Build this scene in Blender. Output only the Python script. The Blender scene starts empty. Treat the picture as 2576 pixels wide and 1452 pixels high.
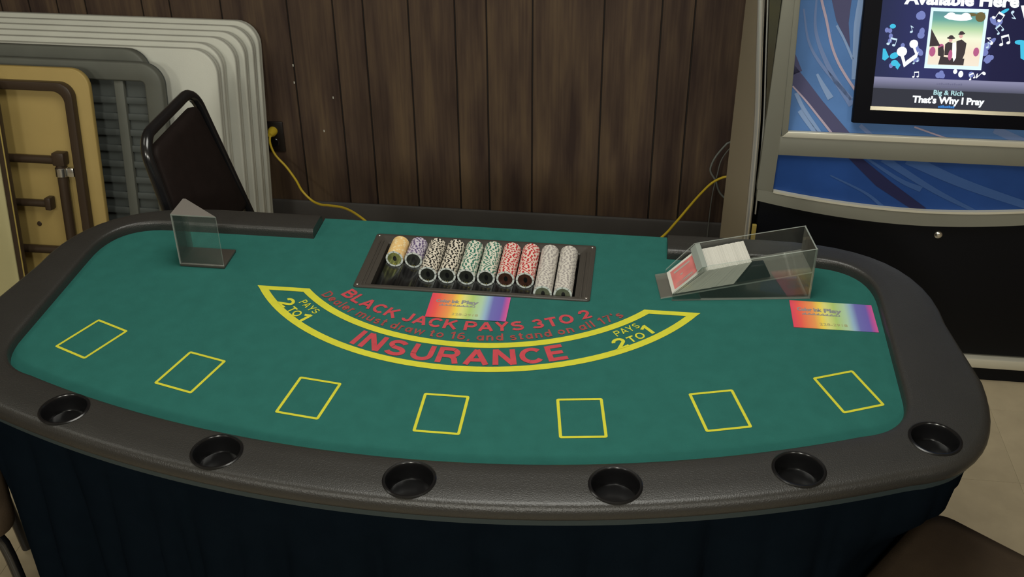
import bpy, bmesh, math, random
from mathutils import Vector, Matrix
from mathutils.geometry import tessellate_polygon
random.seed(7)
PI = math.pi
R = math.radians
col = bpy.context.scene.collection
sc = bpy.context.scene

# ------------------------------------------------------------------ camera, world, lights, exposure
CAM = Vector((0.3067, -1.7068, 1.9136))
yaw, pitch, roll = -0.12752, 0.56279, -0.00661
fwd = Vector((math.sin(yaw)*math.cos(pitch), math.cos(yaw)*math.cos(pitch), -math.sin(pitch)))
rgt = Vector((math.cos(yaw), -math.sin(yaw), 0))
up = rgt.cross(fwd)
r2 = rgt*math.cos(roll) + up*math.sin(roll)
u2 = -rgt*math.sin(roll) + up*math.cos(roll)
cd = bpy.data.cameras.new('camera'); cam = bpy.data.objects.new('camera', cd); col.objects.link(cam)
cd.sensor_width = 36.0; cd.lens = 2733.8/2576*36.0; cd.clip_start = 0.05
m3 = Matrix((r2, u2, -fwd)).transposed()
cam.matrix_world = Matrix.Translation(CAM) @ m3.to_4x4()
sc.camera = cam
w = bpy.data.worlds.new('world'); sc.world = w; w.use_nodes = True
w.node_tree.nodes['Background'].inputs[0].default_value = (0.9, 0.92, 1.0, 1)
w.node_tree.nodes['Background'].inputs[1].default_value = 0.02

def lamp(name, loc, target, size, power, color):
    l = bpy.data.lights.new(name, 'AREA'); l.shape = 'SQUARE'; l.size = size; l.energy = power; l.color = color
    o = bpy.data.objects.new(name, l); col.objects.link(o); o.location = loc
    o.rotation_euler = (Vector(target)-Vector(loc)).to_track_quat('-Z', 'Y').to_euler()
    return o
lamp('ceiling_lamp', (0.1, -4.0, 2.45), (-0.2, 0.6, 0.7), 0.35, 52, (1, 0.975, 0.86))
lamp('ceiling_lamp', (-1.9, -3.4, 2.5), (-0.2, 0.6, 0.7), 0.5, 24, (1, 0.975, 0.86))
lamp('ceiling_lamp', (2.2, -3.8, 2.5), (0.2, 0.6, 0.7), 0.5, 26, (1, 0.975, 0.86))
lamp('overhead_fill', (0.2, -0.1, 2.66), (0.2, -0.1, 0), 1.2, 34, (1, 0.985, 0.90))  # unseen overhead fill, placed to brighten the back of the felt
lamp('overhead_fill', (-1.9, -0.2, 2.66), (-1.9, -0.2, 0), 1.0, 8, (1, 0.975, 0.86))  # unseen fill added at left to brighten the jukebox's side panel
sc.view_settings.view_transform = 'Standard'; sc.view_settings.look = 'None'
sc.view_settings.gamma = 1.0; sc.view_settings.use_curve_mapping = False
sc.view_settings.exposure = 0.0

# ------------------------------------------------------------------ materials
def s2l(c):
    return tuple((v/255/12.92 if v/255 <= 0.04045 else ((v/255+0.055)/1.055)**2.4) for v in c)
def mat(name, rgb, rough=0.6, metal=0.0, spec=0.5, var=0.0, vscale=8.0, stretch=(1, 1, 1), bump=0.0, bscale=300.0, obj_var=0.0, coat=0.0, emit=0.0, sheen=0.0):
    m = bpy.data.materials.new(name); m.use_nodes = True
    nt = m.node_tree; b = nt.nodes['Principled BSDF']
    b.inputs['Base Color'].default_value = (*rgb, 1); b.inputs['Roughness'].default_value = rough
    b.inputs['Metallic'].default_value = metal; b.inputs['Specular IOR Level'].default_value = spec
    b.inputs['Coat Weight'].default_value = coat; b.inputs['Sheen Weight'].default_value = sheen
    if emit:
        b.inputs['Emission Color'].default_value = (*rgb, 1); b.inputs['Emission Strength'].default_value = emit
        b.inputs['Base Color'].default_value = (0.004, 0.004, 0.004, 1); b.inputs['Specular IOR Level'].default_value = 0.06
    tc = nt.nodes.new('ShaderNodeTexCoord')
    if var or obj_var:
        mp = nt.nodes.new('ShaderNodeMapping'); mp.inputs['Scale'].default_value = stretch
        nt.links.new(tc.outputs['Object'], mp.inputs['Vector'])
        n = nt.nodes.new('ShaderNodeTexNoise'); n.inputs['Scale'].default_value = vscale; n.inputs['Detail'].default_value = 6
        nt.links.new(mp.outputs[0], n.inputs['Vector'])
        mr = nt.nodes.new('ShaderNodeMapRange'); mr.inputs[1].default_value = 0.25; mr.inputs[2].default_value = 0.75
        mr.inputs[3].default_value = 1-var; mr.inputs[4].default_value = 1+var
        nt.links.new(n.outputs['Fac'], mr.inputs[0])
        fac = mr.outputs[0]
        if obj_var:
            oi = nt.nodes.new('ShaderNodeObjectInfo')
            m2 = nt.nodes.new('ShaderNodeMapRange'); m2.inputs[3].default_value = 1-obj_var; m2.inputs[4].default_value = 1+obj_var
            nt.links.new(oi.outputs['Random'], m2.inputs[0])
            mu = nt.nodes.new('ShaderNodeMath'); mu.operation = 'MULTIPLY'
            nt.links.new(fac, mu.inputs[0]); nt.links.new(m2.outputs[0], mu.inputs[1]); fac = mu.outputs[0]
        vm = nt.nodes.new('ShaderNodeVectorMath'); vm.operation = 'SCALE'; vm.inputs[0].default_value = rgb
        nt.links.new(fac, vm.inputs['Scale']); nt.links.new(vm.outputs[0], b.inputs['Base Color'])
    if bump:
        n2 = nt.nodes.new('ShaderNodeTexNoise'); n2.inputs['Scale'].default_value = bscale; n2.inputs['Detail'].default_value = 3
        nt.links.new(tc.outputs['Object'], n2.inputs['Vector'])
        bp = nt.nodes.new('ShaderNodeBump'); bp.inputs['Strength'].default_value = bump; bp.inputs['Distance'].default_value = 0.002
        nt.links.new(n2.outputs['Fac'], bp.inputs['Height']); nt.links.new(bp.outputs[0], b.inputs['Normal'])
    return m
def ramp_mat(name, axis, lo, hi, stops, emit=0.0, rough=0.5):
    """colour bands printed along one object axis"""
    m = bpy.data.materials.new(name); m.use_nodes = True; nt = m.node_tree; b = nt.nodes['Principled BSDF']
    b.inputs['Roughness'].default_value = rough
    tc = nt.nodes.new('ShaderNodeTexCoord'); sp = nt.nodes.new('ShaderNodeSeparateXYZ'); nt.links.new(tc.outputs['Object'], sp.inputs[0])
    mr = nt.nodes.new('ShaderNodeMapRange'); mr.inputs[1].default_value = lo; mr.inputs[2].default_value = hi
    nt.links.new(sp.outputs[axis], mr.inputs[0])
    cr = nt.nodes.new('ShaderNodeValToRGB'); nt.links.new(mr.outputs[0], cr.inputs[0])
    el = cr.color_ramp.elements
    while len(el) < len(stops): el.new(0.5)
    for e, (p, c) in zip(el, stops): e.position = p; e.color = (*c, 1)
    if emit:
        b.inputs['Base Color'].default_value = (0.004, 0.004, 0.004, 1); b.inputs['Specular IOR Level'].default_value = 0.06
        nt.links.new(cr.outputs[0], b.inputs['Emission Color']); b.inputs['Emission Strength'].default_value = emit
    else:
        nt.links.new(cr.outputs[0], b.inputs['Base Color'])
    return m
def acrylic(name, tint, gloss_rough=0.03, fmin=0.04, fmax=0.5, haze=0.0, hazecol=(0.5, 0.5, 0.5)):
    m = bpy.data.materials.new(name); m.use_nodes = True; nt = m.node_tree; nt.nodes.clear()
    out = nt.nodes.new('ShaderNodeOutputMaterial'); t = nt.nodes.new('ShaderNodeBsdfTransparent'); t.inputs[0].default_value = (*tint, 1)
    g = nt.nodes.new('ShaderNodeBsdfGlossy'); g.inputs['Roughness'].default_value = gloss_rough
    lw = nt.nodes.new('ShaderNodeFresnel'); lw.inputs[0].default_value = 1.45
    mx = nt.nodes.new('ShaderNodeMixShader'); nt.links.new(lw.outputs[0], mx.inputs[0]); nt.links.new(t.outputs[0], mx.inputs[1]); nt.links.new(g.outputs[0], mx.inputs[2])
    last = mx
    if haze:
        d = nt.nodes.new('ShaderNodeBsdfDiffuse'); d.inputs[0].default_value = (*hazecol, 1)
        m2 = nt.nodes.new('ShaderNodeMixShader'); m2.inputs[0].default_value = haze
        nt.links.new(last.outputs[0], m2.inputs[1]); nt.links.new(d.outputs[0], m2.inputs[2]); last = m2
    nt.links.new(last.outputs[0], out.inputs[0])
    return m
def wood_mat():
    m = bpy.data.materials.new('dark_panel_wood'); m.use_nodes = True; nt = m.node_tree; b = nt.nodes['Principled BSDF']
    b.inputs['Roughness'].default_value = 0.55; b.inputs['Specular IOR Level'].default_value = 0.25
    tc = nt.nodes.new('ShaderNodeTexCoord'); oi = nt.nodes.new('ShaderNodeObjectInfo')
    ad = nt.nodes.new('ShaderNodeVectorMath'); ad.operation = 'ADD'
    sc_ = nt.nodes.new('ShaderNodeVectorMath'); sc_.operation = 'SCALE'; sc_.inputs[0].default_value = (9, 4, 13)
    nt.links.new(oi.outputs['Random'], sc_.inputs['Scale']); nt.links.new(tc.outputs['Object'], ad.inputs[0]); nt.links.new(sc_.outputs[0], ad.inputs[1])
    def noise(stretch, scale, det):
        mp = nt.nodes.new('ShaderNodeMapping'); mp.inputs['Scale'].default_value = stretch; nt.links.new(ad.outputs[0], mp.inputs[0])
        n = nt.nodes.new('ShaderNodeTexNoise'); n.inputs['Scale'].default_value = scale; n.inputs['Detail'].default_value = det
        nt.links.new(mp.outputs[0], n.inputs['Vector']); return n
    n1 = noise((1, 1, 0.16), 14, 3); n2 = noise((1, 1, 0.03), 120, 4)
    mix = nt.nodes.new('ShaderNodeMath'); mix.operation = 'MULTIPLY_ADD'; mix.inputs[1].default_value = 0.35
    nt.links.new(n2.outputs['Fac'], mix.inputs[0]); nt.links.new(n1.outputs['Fac'], mix.inputs[2])
    cr = nt.nodes.new('ShaderNodeValToRGB'); nt.links.new(mix.outputs[0], cr.inputs[0])
    e = cr.color_ramp.elements; e[0].position = 0.48; e[0].color = (0.034, 0.0205, 0.0165, 1); e[1].position = 0.9; e[1].color = (0.104, 0.069, 0.040, 1)
    k = e.new(0.68); k.color = (0.064, 0.041, 0.028, 1)
    nt.links.new(cr.outputs[0], b.inputs['Base Color'])
    return m

M = {}
M['wood'] = wood_mat()
M['groove'] = mat('dark_groove', (0.012, 0.008, 0.006), 0.9)
M['base'] = mat('dark_rubber_baseboard', (0.040, 0.036, 0.033), 0.6, var=0.2, vscale=5)
M['tile'] = mat('beige_vinyl_tile', (0.40, 0.335, 0.225), 0.35, var=0.10, vscale=14, obj_var=0.04)
M['grout'] = mat('tile_joint', (0.34, 0.285, 0.19), 0.6)
M['wall'] = mat('plain_wall_paint', (0.30, 0.24, 0.18), 0.9)
M['ceil'] = mat('ceiling_paint', (0.6, 0.57, 0.5), 0.9)
M['felt'] = mat('green_felt', (0.0190, 0.105, 0.090), 0.95, spec=0.1, var=0.07, vscale=30, bump=0.25, bscale=900)
M['yellow'] = mat('yellow_felt_print', (0.50, 0.485, 0.040), 0.9, spec=0.1, var=0.06, vscale=60)
M['red'] = mat('red_felt_print', (0.42, 0.055, 0.068), 0.9, spec=0.1, var=0.10, vscale=60)
M['darkred'] = mat('faded_red_felt_print', (0.27, 0.056, 0.052), 0.9, spec=0.1, var=0.2, vscale=90)
M['vinyl'] = mat('black_padded_vinyl', (0.0235, 0.0225, 0.0205), 0.36, spec=0.5, var=0.08, vscale=12, bump=0.3, bscale=420)
M['plastic'] = mat('black_gloss_plastic', (0.0055, 0.0055, 0.0060), 0.22)
M['traymat'] = mat('black_tray_plastic', (0.045, 0.040, 0.034), 0.32, spec=0.5)
M['skirt'] = mat('black_blue_skirt_cloth', (0.0036, 0.0062, 0.0096), 0.95, spec=0.0, var=0.1, vscale=20, bump=0.2, bscale=700)
M['skirtband'] = mat('slate_skirt_band', (0.017, 0.030, 0.034), 0.6)
M['steel'] = mat('bright_steel', (0.75, 0.75, 0.72), 0.25, 1.0)
M['white_tab'] = mat('white_moulded_plastic', (0.50, 0.505, 0.445), 0.5, spec=0.3, var=0.05, vscale=5, bump=0.12, bscale=240)
M['grey_tab'] = mat('grey_moulded_plastic', (0.100, 0.104, 0.088), 0.55, spec=0.3, var=0.08, vscale=10)
M['grey_pan'] = mat('dark_grey_moulded_plastic', (0.060, 0.068, 0.064), 0.6, spec=0.3, var=0.12, vscale=8)
M['tan_tab'] = mat('tan_table_underside', (0.335, 0.240, 0.076), 0.6, var=0.05, vscale=9)
M['brown_met'] = mat('dark_brown_enamel', (0.040, 0.026, 0.016), 0.4, spec=0.3)
M['cream'] = mat('cream_laminate', (0.40, 0.365, 0.19), 0.45, var=0.06, vscale=7)
M['glint_y'] = mat('painted_yellow_glint', (0.33, 0.25, 0.06), 0.4)  # colour of painted glints: table edge highlight and column reflections
M['brown_vin'] = mat('dark_brown_chair_vinyl', (0.0125, 0.0080, 0.0070), 0.7, spec=0.15, var=0.15, vscale=30, bump=0.2, bscale=500)
M['seat_vin'] = mat('brown_seat_vinyl', (0.058, 0.040, 0.025), 0.65, spec=0.2, var=0.1, vscale=30, bump=0.2, bscale=500)
M['black_tube'] = mat('black_enamel_tube', (0.008, 0.008, 0.009), 0.18, spec=0.6)
M['cord'] = mat('yellow_cord', (0.52, 0.37, 0.022), 0.5)
M['cord2'] = mat('grey_cable', (0.12, 0.13, 0.12), 0.5)
M['outlet'] = mat('dark_brown_outlet_plate', (0.010, 0.007, 0.006), 0.4)
M['silver'] = mat('silver_paint', (0.200, 0.200, 0.165), 0.42, 0.2, var=0.03, vscale=10)
M['silver_hi'] = mat('lip_catchlight_and_strip_silver', (0.62, 0.60, 0.50), 0.3, 0.35)  # paler silver paints the light caught on bezel lips; foot strip shares it
M['taupe'] = mat('taupe_side_panel', (0.36, 0.315, 0.225), 0.5, 0.05)
M['chrome'] = mat('chrome', (0.70, 0.70, 0.66), 0.28, 0.75)
M['black_cab'] = mat('black_cabinet', (0.0030, 0.0034, 0.0050), 0.45, spec=0.15)
M['smoke'] = mat('smoked_trim', (0.05, 0.045, 0.03), 0.15, spec=0.6)
M['mon'] = mat('black_monitor_bezel', (0.003, 0.003, 0.005), 0.55, spec=0.06)
M['blue_hi'] = mat('blue_swirl_panel', (0.080, 0.175, 0.40), 0.55, spec=0.08, var=0.16, vscale=7)
M['blue_lo'] = mat('deep_blue_swirl_panel', (0.014, 0.052, 0.205), 0.45, spec=0.2, var=0.25, vscale=6)
for n_, c_ in (('sw_pink', (0.40, 0.33, 0.42)), ('sw_light', (0.21, 0.31, 0.52)), ('sw_dark', (0.075, 0.075, 0.155)), ('sw_mid', (0.15, 0.22, 0.42)), ('lo_dark', (0.02, 0.022, 0.07)), ('lo_mid', (0.042, 0.092, 0.25))):
    M[n_] = mat(n_+'_print', c_, 0.55, spec=0.08)
M['acr'] = acrylic('clear_acrylic', (0.975, 0.985, 0.975), haze=0.025, hazecol=(0.40, 0.42, 0.38))
M['acr_scr'] = acrylic('scuffed_acrylic', (0.95, 0.96, 0.95), haze=0.09, hazecol=(0.45, 0.43, 0.37))
M['acr_edge'] = acrylic('acrylic_edge', (0.75, 0.8, 0.78), 0.2, haze=0.45, hazecol=(0.42, 0.46, 0.42))
M['acr_grey'] = acrylic('acrylic_ceiling_reflection', (0.6, 0.58, 0.55), 0.15, haze=0.55, hazecol=(0.24, 0.22, 0.20))  # ceiling reflection on the clear gusset, painted as grey haze
M['card'] = mat('card_stock', (0.54, 0.53, 0.48), 0.55)
M['card_side'] = mat('card_edges', (0.62, 0.62, 0.58), 0.7)
M['card_red'] = mat('red_card_back', (0.52, 0.16, 0.15), 0.5, var=0.15, vscale=40)
M['card_grey'] = mat('grey_card_print', (0.36, 0.30, 0.27), 0.5)
M['ink'] = mat('grey_violet_ink', (0.20, 0.21, 0.22), 0.6)
M['ink2'] = mat('pale_ink', (0.33, 0.30, 0.14), 0.6)
# ------------------------------------------------------------------ object helpers
def link(o, parent=None):
    col.objects.link(o)
    if parent is not None: o.parent = parent
    return o
def tag(o, label=None, cat=None, group=None, kind=None):
    if label: o['label'] = label
    if cat: o['category'] = cat
    if group: o['group'] = group
    if kind: o['kind'] = kind
    return o
def thing(name, label, cat, loc=(0, 0, 0), rz=0.0, group=None):
    o = bpy.data.objects.new(name, None); o.empty_display_size = 0.05; link(o)
    o.location = loc; o.rotation_euler = (0, 0, rz); return tag(o, label, cat, group)
def finish(bm, name, mats, parent=None, smooth=None):
    me = bpy.data.meshes.new(name); bm.to_mesh(me); bm.free()
    for m in (mats if isinstance(mats, (list, tuple)) else [mats]): me.materials.append(m)
    if smooth:
        for p in me.polygons: p.use_smooth = True
        me.set_sharp_from_angle(angle=R(smooth))
    return link(bpy.data.objects.new(name, me), parent)
def bevel_all(bm, wd, seg=2, ang=30):
    es = [e for e in bm.edges if len(e.link_faces) == 2 and e.calc_face_angle(0) > R(ang)]
    if es: bmesh.ops.bevel(bm, geom=es, offset=wd, segments=seg, affect='EDGES', profile=0.5)
def add_box(bm, x0, x1, y0, y1, z0, z1, mi=0, M4=None):
    vs = [Vector((x, y, z)) for x in (x0, x1) for y in (y0, y1) for z in (z0, z1)]
    if M4: vs = [M4 @ v for v in vs]
    v = [bm.verts.new(p) for p in vs]
    for f in ((0, 1, 3, 2), (4, 6, 7, 5), (0, 4, 5, 1), (2, 3, 7, 6), (0, 2, 6, 4), (1, 5, 7, 3)):
        bm.faces.new([v[i] for i in f]).material_index = mi
def box(name, b, m, parent=None, bev=0.0, seg=2, M4=None):
    bm = bmesh.new(); add_box(bm, *b, M4=M4); bmesh.ops.recalc_face_normals(bm, faces=bm.faces)
    if bev: bevel_all(bm, bev, seg)
    return finish(bm, name, m, parent, 40 if bev else None)
def add_prism(bm, pts, vec, mi=0, mi_side=None):
    """closed prism: polygon pts (3-D) swept by vec"""
    vec = Vector(vec); a = [bm.verts.new(Vector(p)) for p in pts]; b = [bm.verts.new(Vector(p)+vec) for p in pts]
    n = len(pts); fs = [bm.faces.new(a), bm.faces.new(list(reversed(b)))]
    for f in fs: f.material_index = mi
    for i in range(n):
        f = bm.faces.new((a[i], b[i], b[(i+1) % n], a[(i+1) % n])); f.material_index = mi if mi_side is None else mi_side
def prism(name, pts, vec, m, parent=None, bev=0.0, seg=2, mi_side=None, smooth=None):
    bm = bmesh.new(); add_prism(bm, pts, vec, 0, mi_side); bmesh.ops.recalc_face_normals(bm, faces=bm.faces)
    if bev: bevel_all(bm, bev, seg, 50)
    return finish(bm, name, m, parent, smooth or (40 if bev else None))
def rrect(w_, h_, r, n=6, cx=0, cy=0):
    pts = []
    for (sx, sy, a0) in ((1, 1, 0), (-1, 1, 90), (-1, -1, 180), (1, -1, 270)):
        for k in range(n+1):
            a = R(a0+90*k/n); pts.append((cx+sx*(w_/2-r)+r*math.cos(a), cy+sy*(h_/2-r)+r*math.sin(a)))
    return pts
def catmull(pts, n=8):
    P = [Vector(p) for p in pts]; out = []
    for i in range(len(P)-1):
        p0 = P[i-1] if i else P[0]*2-P[1]; p1, p2 = P[i], P[i+1]; p3 = P[i+2] if i+2 < len(P) else P[-1]*2-P[-2]
        for k in range(n):
            t = k/n
            out.append(0.5*((2*p1)+(p2-p0)*t+(2*p0-5*p1+4*p2-p3)*t*t+(3*p1-p0-3*p2+p3)*t**3))
    out.append(P[-1]); return out
def add_tube(bm, pts, r, sides=10, closed=False, cap=True, mi=0):
    P = [Vector(p) for p in pts]; n = len(P); rings = []; ref = None
    for i in range(n):
        if closed: t = (P[(i+1) % n]-P[i-1]).normalized()
        else: t = (P[min(i+1, n-1)]-P[max(i-1, 0)]).normalized()
        if ref is None:
            ref = t.cross(Vector((0, 0, 1)))
            if ref.length < 0.1: ref = t.cross(Vector((1, 0, 0)))
        ref = (ref-t*ref.dot(t)).normalized(); bn = t.cross(ref)
        rr = r[i] if isinstance(r, (list, tuple)) else r
        rings.append([bm.verts.new(P[i]+ref*rr*math.cos(2*PI*k/sides)+bn*rr*math.sin(2*PI*k/sides)) for k in range(sides)])
    for i in range(n if closed else n-1):
        a, b = rings[i], rings[(i+1) % n]
        for k in range(sides): bm.faces.new((a[k], a[(k+1) % sides], b[(k+1) % sides], b[k])).material_index = mi
    if cap and not closed:
        bm.faces.new(list(reversed(rings[0]))).material_index = mi; bm.faces.new(rings[-1]).material_index = mi
def tube(name, pts, r, m, parent=None, sides=10, closed=False):
    bm = bmesh.new(); add_tube(bm, pts, r, sides, closed); bmesh.ops.recalc_face_normals(bm, faces=bm.faces)
    return finish(bm, name, m, parent, 50)
def lathe(name, prof, m, parent=None, c=(0, 0, 0), n=40):
    bm = bmesh.new(); rings = []
    for (r, z) in prof:
        rings.append([bm.verts.new((c[0]+r*math.cos(2*PI*k/n), c[1]+r*math.sin(2*PI*k/n), c[2]+z)) for k in range(n)] if r > 1e-6 else [bm.verts.new((c[0], c[1], c[2]+z))])
    for a, b in zip(rings, rings[1:]):
        for k in range(n):
            if len(a) == 1: bm.faces.new((a[0], b[k], b[(k+1) % n]))
            elif len(b) == 1: bm.faces.new((a[k], b[0], a[(k+1) % n]))
            else: bm.faces.new((a[k], b[k], b[(k+1) % n], a[(k+1) % n]))
    bmesh.ops.recalc_face_normals(bm, faces=bm.faces)
    return finish(bm, name, m, parent, 40)
def text_geo(s, bold=0.02, space=1.0):
    cu = bpy.data.curves.new('t', 'FONT'); cu.body = s; cu.size = 1.0; cu.offset = bold; cu.space_character = space; cu.resolution_u = 3
    o = bpy.data.objects.new('t', cu); link(o)
    dg = bpy.context.evaluated_depsgraph_get(); dg.update()
    me = bpy.data.meshes.new_from_object(o.evaluated_get(dg))
    bpy.data.objects.remove(o); bpy.data.curves.remove(cu)
    vs = [v.co.copy() for v in me.vertices]; fs = [tuple(p.vertices) for p in me.polygons]; bpy.data.meshes.remove(me)
    x0 = min(v.x for v in vs); x1 = max(v.x for v in vs)
    return [((v.x-x0)/(x1-x0), v.y) for v in vs], fs
def add_text(bm, s, fn, bold=0.02, space=1.0, cap=0.73, mi=0):
    """fn(u,v): u along 0..1, v with baseline 0 and capital height 1"""
    vs, fs = text_geo(s, bold, space)
    bv = [bm.verts.new(fn(u, y/cap)) for u, y in vs]
    for f in fs:
        try: bm.faces.new([bv[i] for i in f]).material_index = mi
        except ValueError: pass
def flat(name, polys, m, parent, mats=None):
    bm = bmesh.new()
    for p in polys: bm.faces.new([bm.verts.new(q) for q in p])
    return finish(bm, name, m, parent)
def ribbon(pts, wid, fn, n=6):
    """flat ribbon polygons following 2-D pts with width(s), mapped by fn(x,s)"""
    P = [Vector((p[0], p[1], 0)) for p in pts]; C = catmull(P, n); out = []; L = len(C)
    def ww(i):
        t = i/(L-1); return wid if not isinstance(wid, tuple) else wid[0]+(wid[1]-wid[0])*t
    side = []
    for i in range(L):
        t = (C[min(i+1, L-1)]-C[max(i-1, 0)]).normalized(); nn = Vector((-t.y, t.x, 0))*ww(i)/2
        side.append((C[i]+nn, C[i]-nn))
    for a, b in zip(side, side[1:]): out.append([fn(*a[0].xy), fn(*a[1].xy), fn(*b[1].xy), fn(*b[0].xy)])
    return out

# ------------------------------------------------------------------ the room
TZ = 0.74           # height of the felt
WY = 1.64           # face of the panelled wall
fl = box('floor', (-3.6, 3.4, -5.2, WY+0.1, -0.06, -0.0012), M['grout']); tag(fl, kind='structure')
bm = bmesh.new(); add_box(bm, -0.1521, 0.1521, -0.1521, 0.1521, -0.003, 0.0); bmesh.ops.recalc_face_normals(bm, faces=bm.faces); bevel_all(bm, 0.0004, 1)
t0 = finish(bm, 'tile', M['tile'], fl); tile_me = t0.data
first = True
for i in range(-7, 8):
    for j in range(-8, 6):
        x, y = 1.47+i*0.305-0.6, 1.487-0.305*3+j*0.305-0.2
        if y > WY-0.16 or abs(x-0.2) > 2.2: continue
        if first: t = t0; first = False
        else: t = link(t0.copy(), fl)
        t.location = (x, y, 0)
wb = box('wall_back', (-3.6, 3.4, WY+0.006, WY+0.1, 0, 2.7), M['groove']); tag(wb, kind='structure')
gx = [-1.742, -1.643, -1.543, -1.346, -1.25, -1.076, -0.852, -0.7, -0.6, -0.452, -0.301, -0.199, -0.051, 0.175, 0.354, 0.455]
pat = [0.1, 0.15, 0.2, 0.15, 0.225, 0.18]
k = 0
while gx[0] > -3.5: gx.insert(0, gx[0]-pat[k % 6]); k += 1
while gx[-1] < 3.3: gx.append(gx[-1]+pat[k % 6]); k += 1
for a, b in zip(gx, gx[1:]):
    p = box('plank', (a+0.0022-(a+b)/2, b-0.0022-(a+b)/2, 0, 0.006, 0.0, 2.68), M['wood'], wb, 0.0012, 1); p.location = ((a+b)/2, WY, 0)
for x_, z_ in ((-0.854, 0.613), (-0.857, 0.552), (-0.727, 0.504), (-0.771, 0.380)): box('paint_fleck', (x_-0.0016, x_+0.0016, WY-0.0008, WY+0.001, z_-0.004, z_+0.004), M['white_tab'], wb)
bb = prism('baseboard_back', [(-3.6, WY, 0), (-3.6, WY-0.012, 0), (-3.6, WY-0.009, 0.098), (-3.6, WY-0.004, 0.106), (-3.6, WY, 0.106)], (7.0, 0, 0), M['base'], smooth=40); tag(bb, kind='structure')
tag(box('wall_left', (-3.7, -3.6, -5.2, WY+0.1, 0, 2.7), M['wall']), kind='structure')
tag(box('wall_right', (3.4, 3.5, -5.2, WY+0.1, 0, 2.7), M['wall']), kind='structure')
tag(box('wall_front', (-3.7, 3.5, -5.3, -5.2, 0, 2.7), M['wall']), kind='structure')
tag(box('ceiling', (-3.7, 3.5, -5.3, WY+0.1, 2.7, 2.8), M['ceil']), kind='structure')

# ------------------------------------------------------------------ blackjack table
table = thing('blackjack_table', 'black railed blackjack table with green felt top and long dark cloth skirt', 'table')
ARC_Y = 1.49
def bez(a, c, b, n):
    return [((1-t)**2*a[0]+2*t*(1-t)*c[0]+t*t*b[0], (1-t)**2*a[1]+2*t*(1-t)*c[1]+t*t*b[1]) for t in [k/n for k in range(n)]]
def half(p):
    """outline of one half, from the rail's end at the back round to the middle of the front"""
    out = []
    e, yb, xs1, y1, xs0, y0, rc, Rr, fx, fc = p
    out += [(e+(rc-e)*k/8, yb) for k in range(8)]
    out += bez((rc, yb), (xs1+0.004, yb), (xs1, y1), 12)
    out += [(xs1+(xs0-xs1)*k/10, y1+(y0-y1)*k/10) for k in range(10)]
    fy = ARC_Y-math.sqrt(Rr*Rr-fx*fx)
    out += bez((xs0, y0), (xs0+0.0, fc), (fx, fy), 12)
    a0 = math.asin(fx/Rr)
    out += [(Rr*math.sin(a0*(1-k/24)), ARC_Y-Rr*math.cos(a0*(1-k/24))) for k in range(25)]
    return out
inner_p = (0.383, 0.291, 0.813, 0.150, 0.808, -0.145, 0.69, 1.904, 0.715, -0.250)
outer_p = (0.383, 0.366, 0.912, 0.080, 0.938, -0.095, 0.60, 2.006, 0.775, -0.322)
hi, ho = half(inner_p), half(outer_p)
CI, CO = -0.021, -0.006
inner = [(CI+x, y) for x, y in hi] + [(CI-x, y) for x, y in reversed(hi[:-1])]
outer = [(CO+x, y) for x, y in ho] + [(CO-x, y) for x, y in reversed(ho[:-1])]
inner[0] = (0.381, 0.291); outer[0] = (0.381, 0.366); inner[-1] = (-0.386, 0.291); outer[-1] = (-0.386, 0.366)
# padded rail: cross-section swept between the two outlines
SEC = [(0.0, -0.012), (0.0, 0.011), (0.012, 0.0165), (0.04, 0.0205), (0.10, 0.022), (0.3, 0.0223), (0.6, 0.0223), (0.86, 0.022), (0.91, 0.0208), (0.95, 0.0178), (0.98, 0.0130), (0.996, 0.0075), (1.0, 0.002), (0.985, -0.004), (0.94, -0.0095), (0.87, -0.0125), (0.5, -0.0135), (0.03, -0.0135)]
bm = bmesh.new(); rings = []
for (a, b) in zip(inner, outer):
    rings.append([bm.verts.new((a[0]+(b[0]-a[0])*t, a[1]+(b[1]-a[1])*t, TZ+z)) for t, z in SEC])
for a, b in zip(rings, rings[1:]):
    for k in range(len(SEC)):
        k2 = (k+1) % len(SEC); bm.faces.new((a[k], a[k2], b[k2], b[k]))
bm.faces.new(rings[0]); bm.faces.new(list(reversed(rings[-1]))); bmesh.ops.recalc_face_normals(bm, faces=bm.faces)
rail = finish(bm, 'padded_rail', M['vinyl'], table)
CUPS = [(-0.6326, -0.3657), (-0.3365, -0.441), (-0.0152, -0.4734), (0.305, -0.452), (0.592, -0.3868), (0.8145, -0.274)]
CUPS = [(-0.01+(x+0.01)*q/math.hypot(x+0.01, y-ARC_Y), ARC_Y+(y-ARC_Y)*q/math.hypot(x+0.01, y-ARC_Y)) for (x, y), q in zip(CUPS, (1.9555, 1.9565, 1.957, 1.957, 1.9555, 1.9445))]
bm = bmesh.new()
for c in CUPS:
    bmesh.ops.create_cone(bm, cap_ends=True, segments=40, radius1=0.0378, radius2=0.0378, depth=0.1, matrix=Matrix.Translation((c[0], c[1], TZ+0.022)))
cut = finish(bm, 'cutter', M['vinyl'])
md = rail.modifiers.new('b', 'BOOLEAN'); md.operation = 'DIFFERENCE'; md.object = cut; md.solver = 'EXACT'
dg = bpy.context.evaluated_depsgraph_get(); dg.update()
nm = bpy.data.meshes.new_from_object(rail.evaluated_get(dg)); rail.modifiers.clear(); old = rail.data; rail.data = nm; bpy.data.meshes.remove(old)
bpy.data.objects.remove(cut); nm.name = 'padded_rail'
for p in nm.polygons: p.use_smooth = True
nm.set_sharp_from_angle(angle=R(50))
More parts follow.
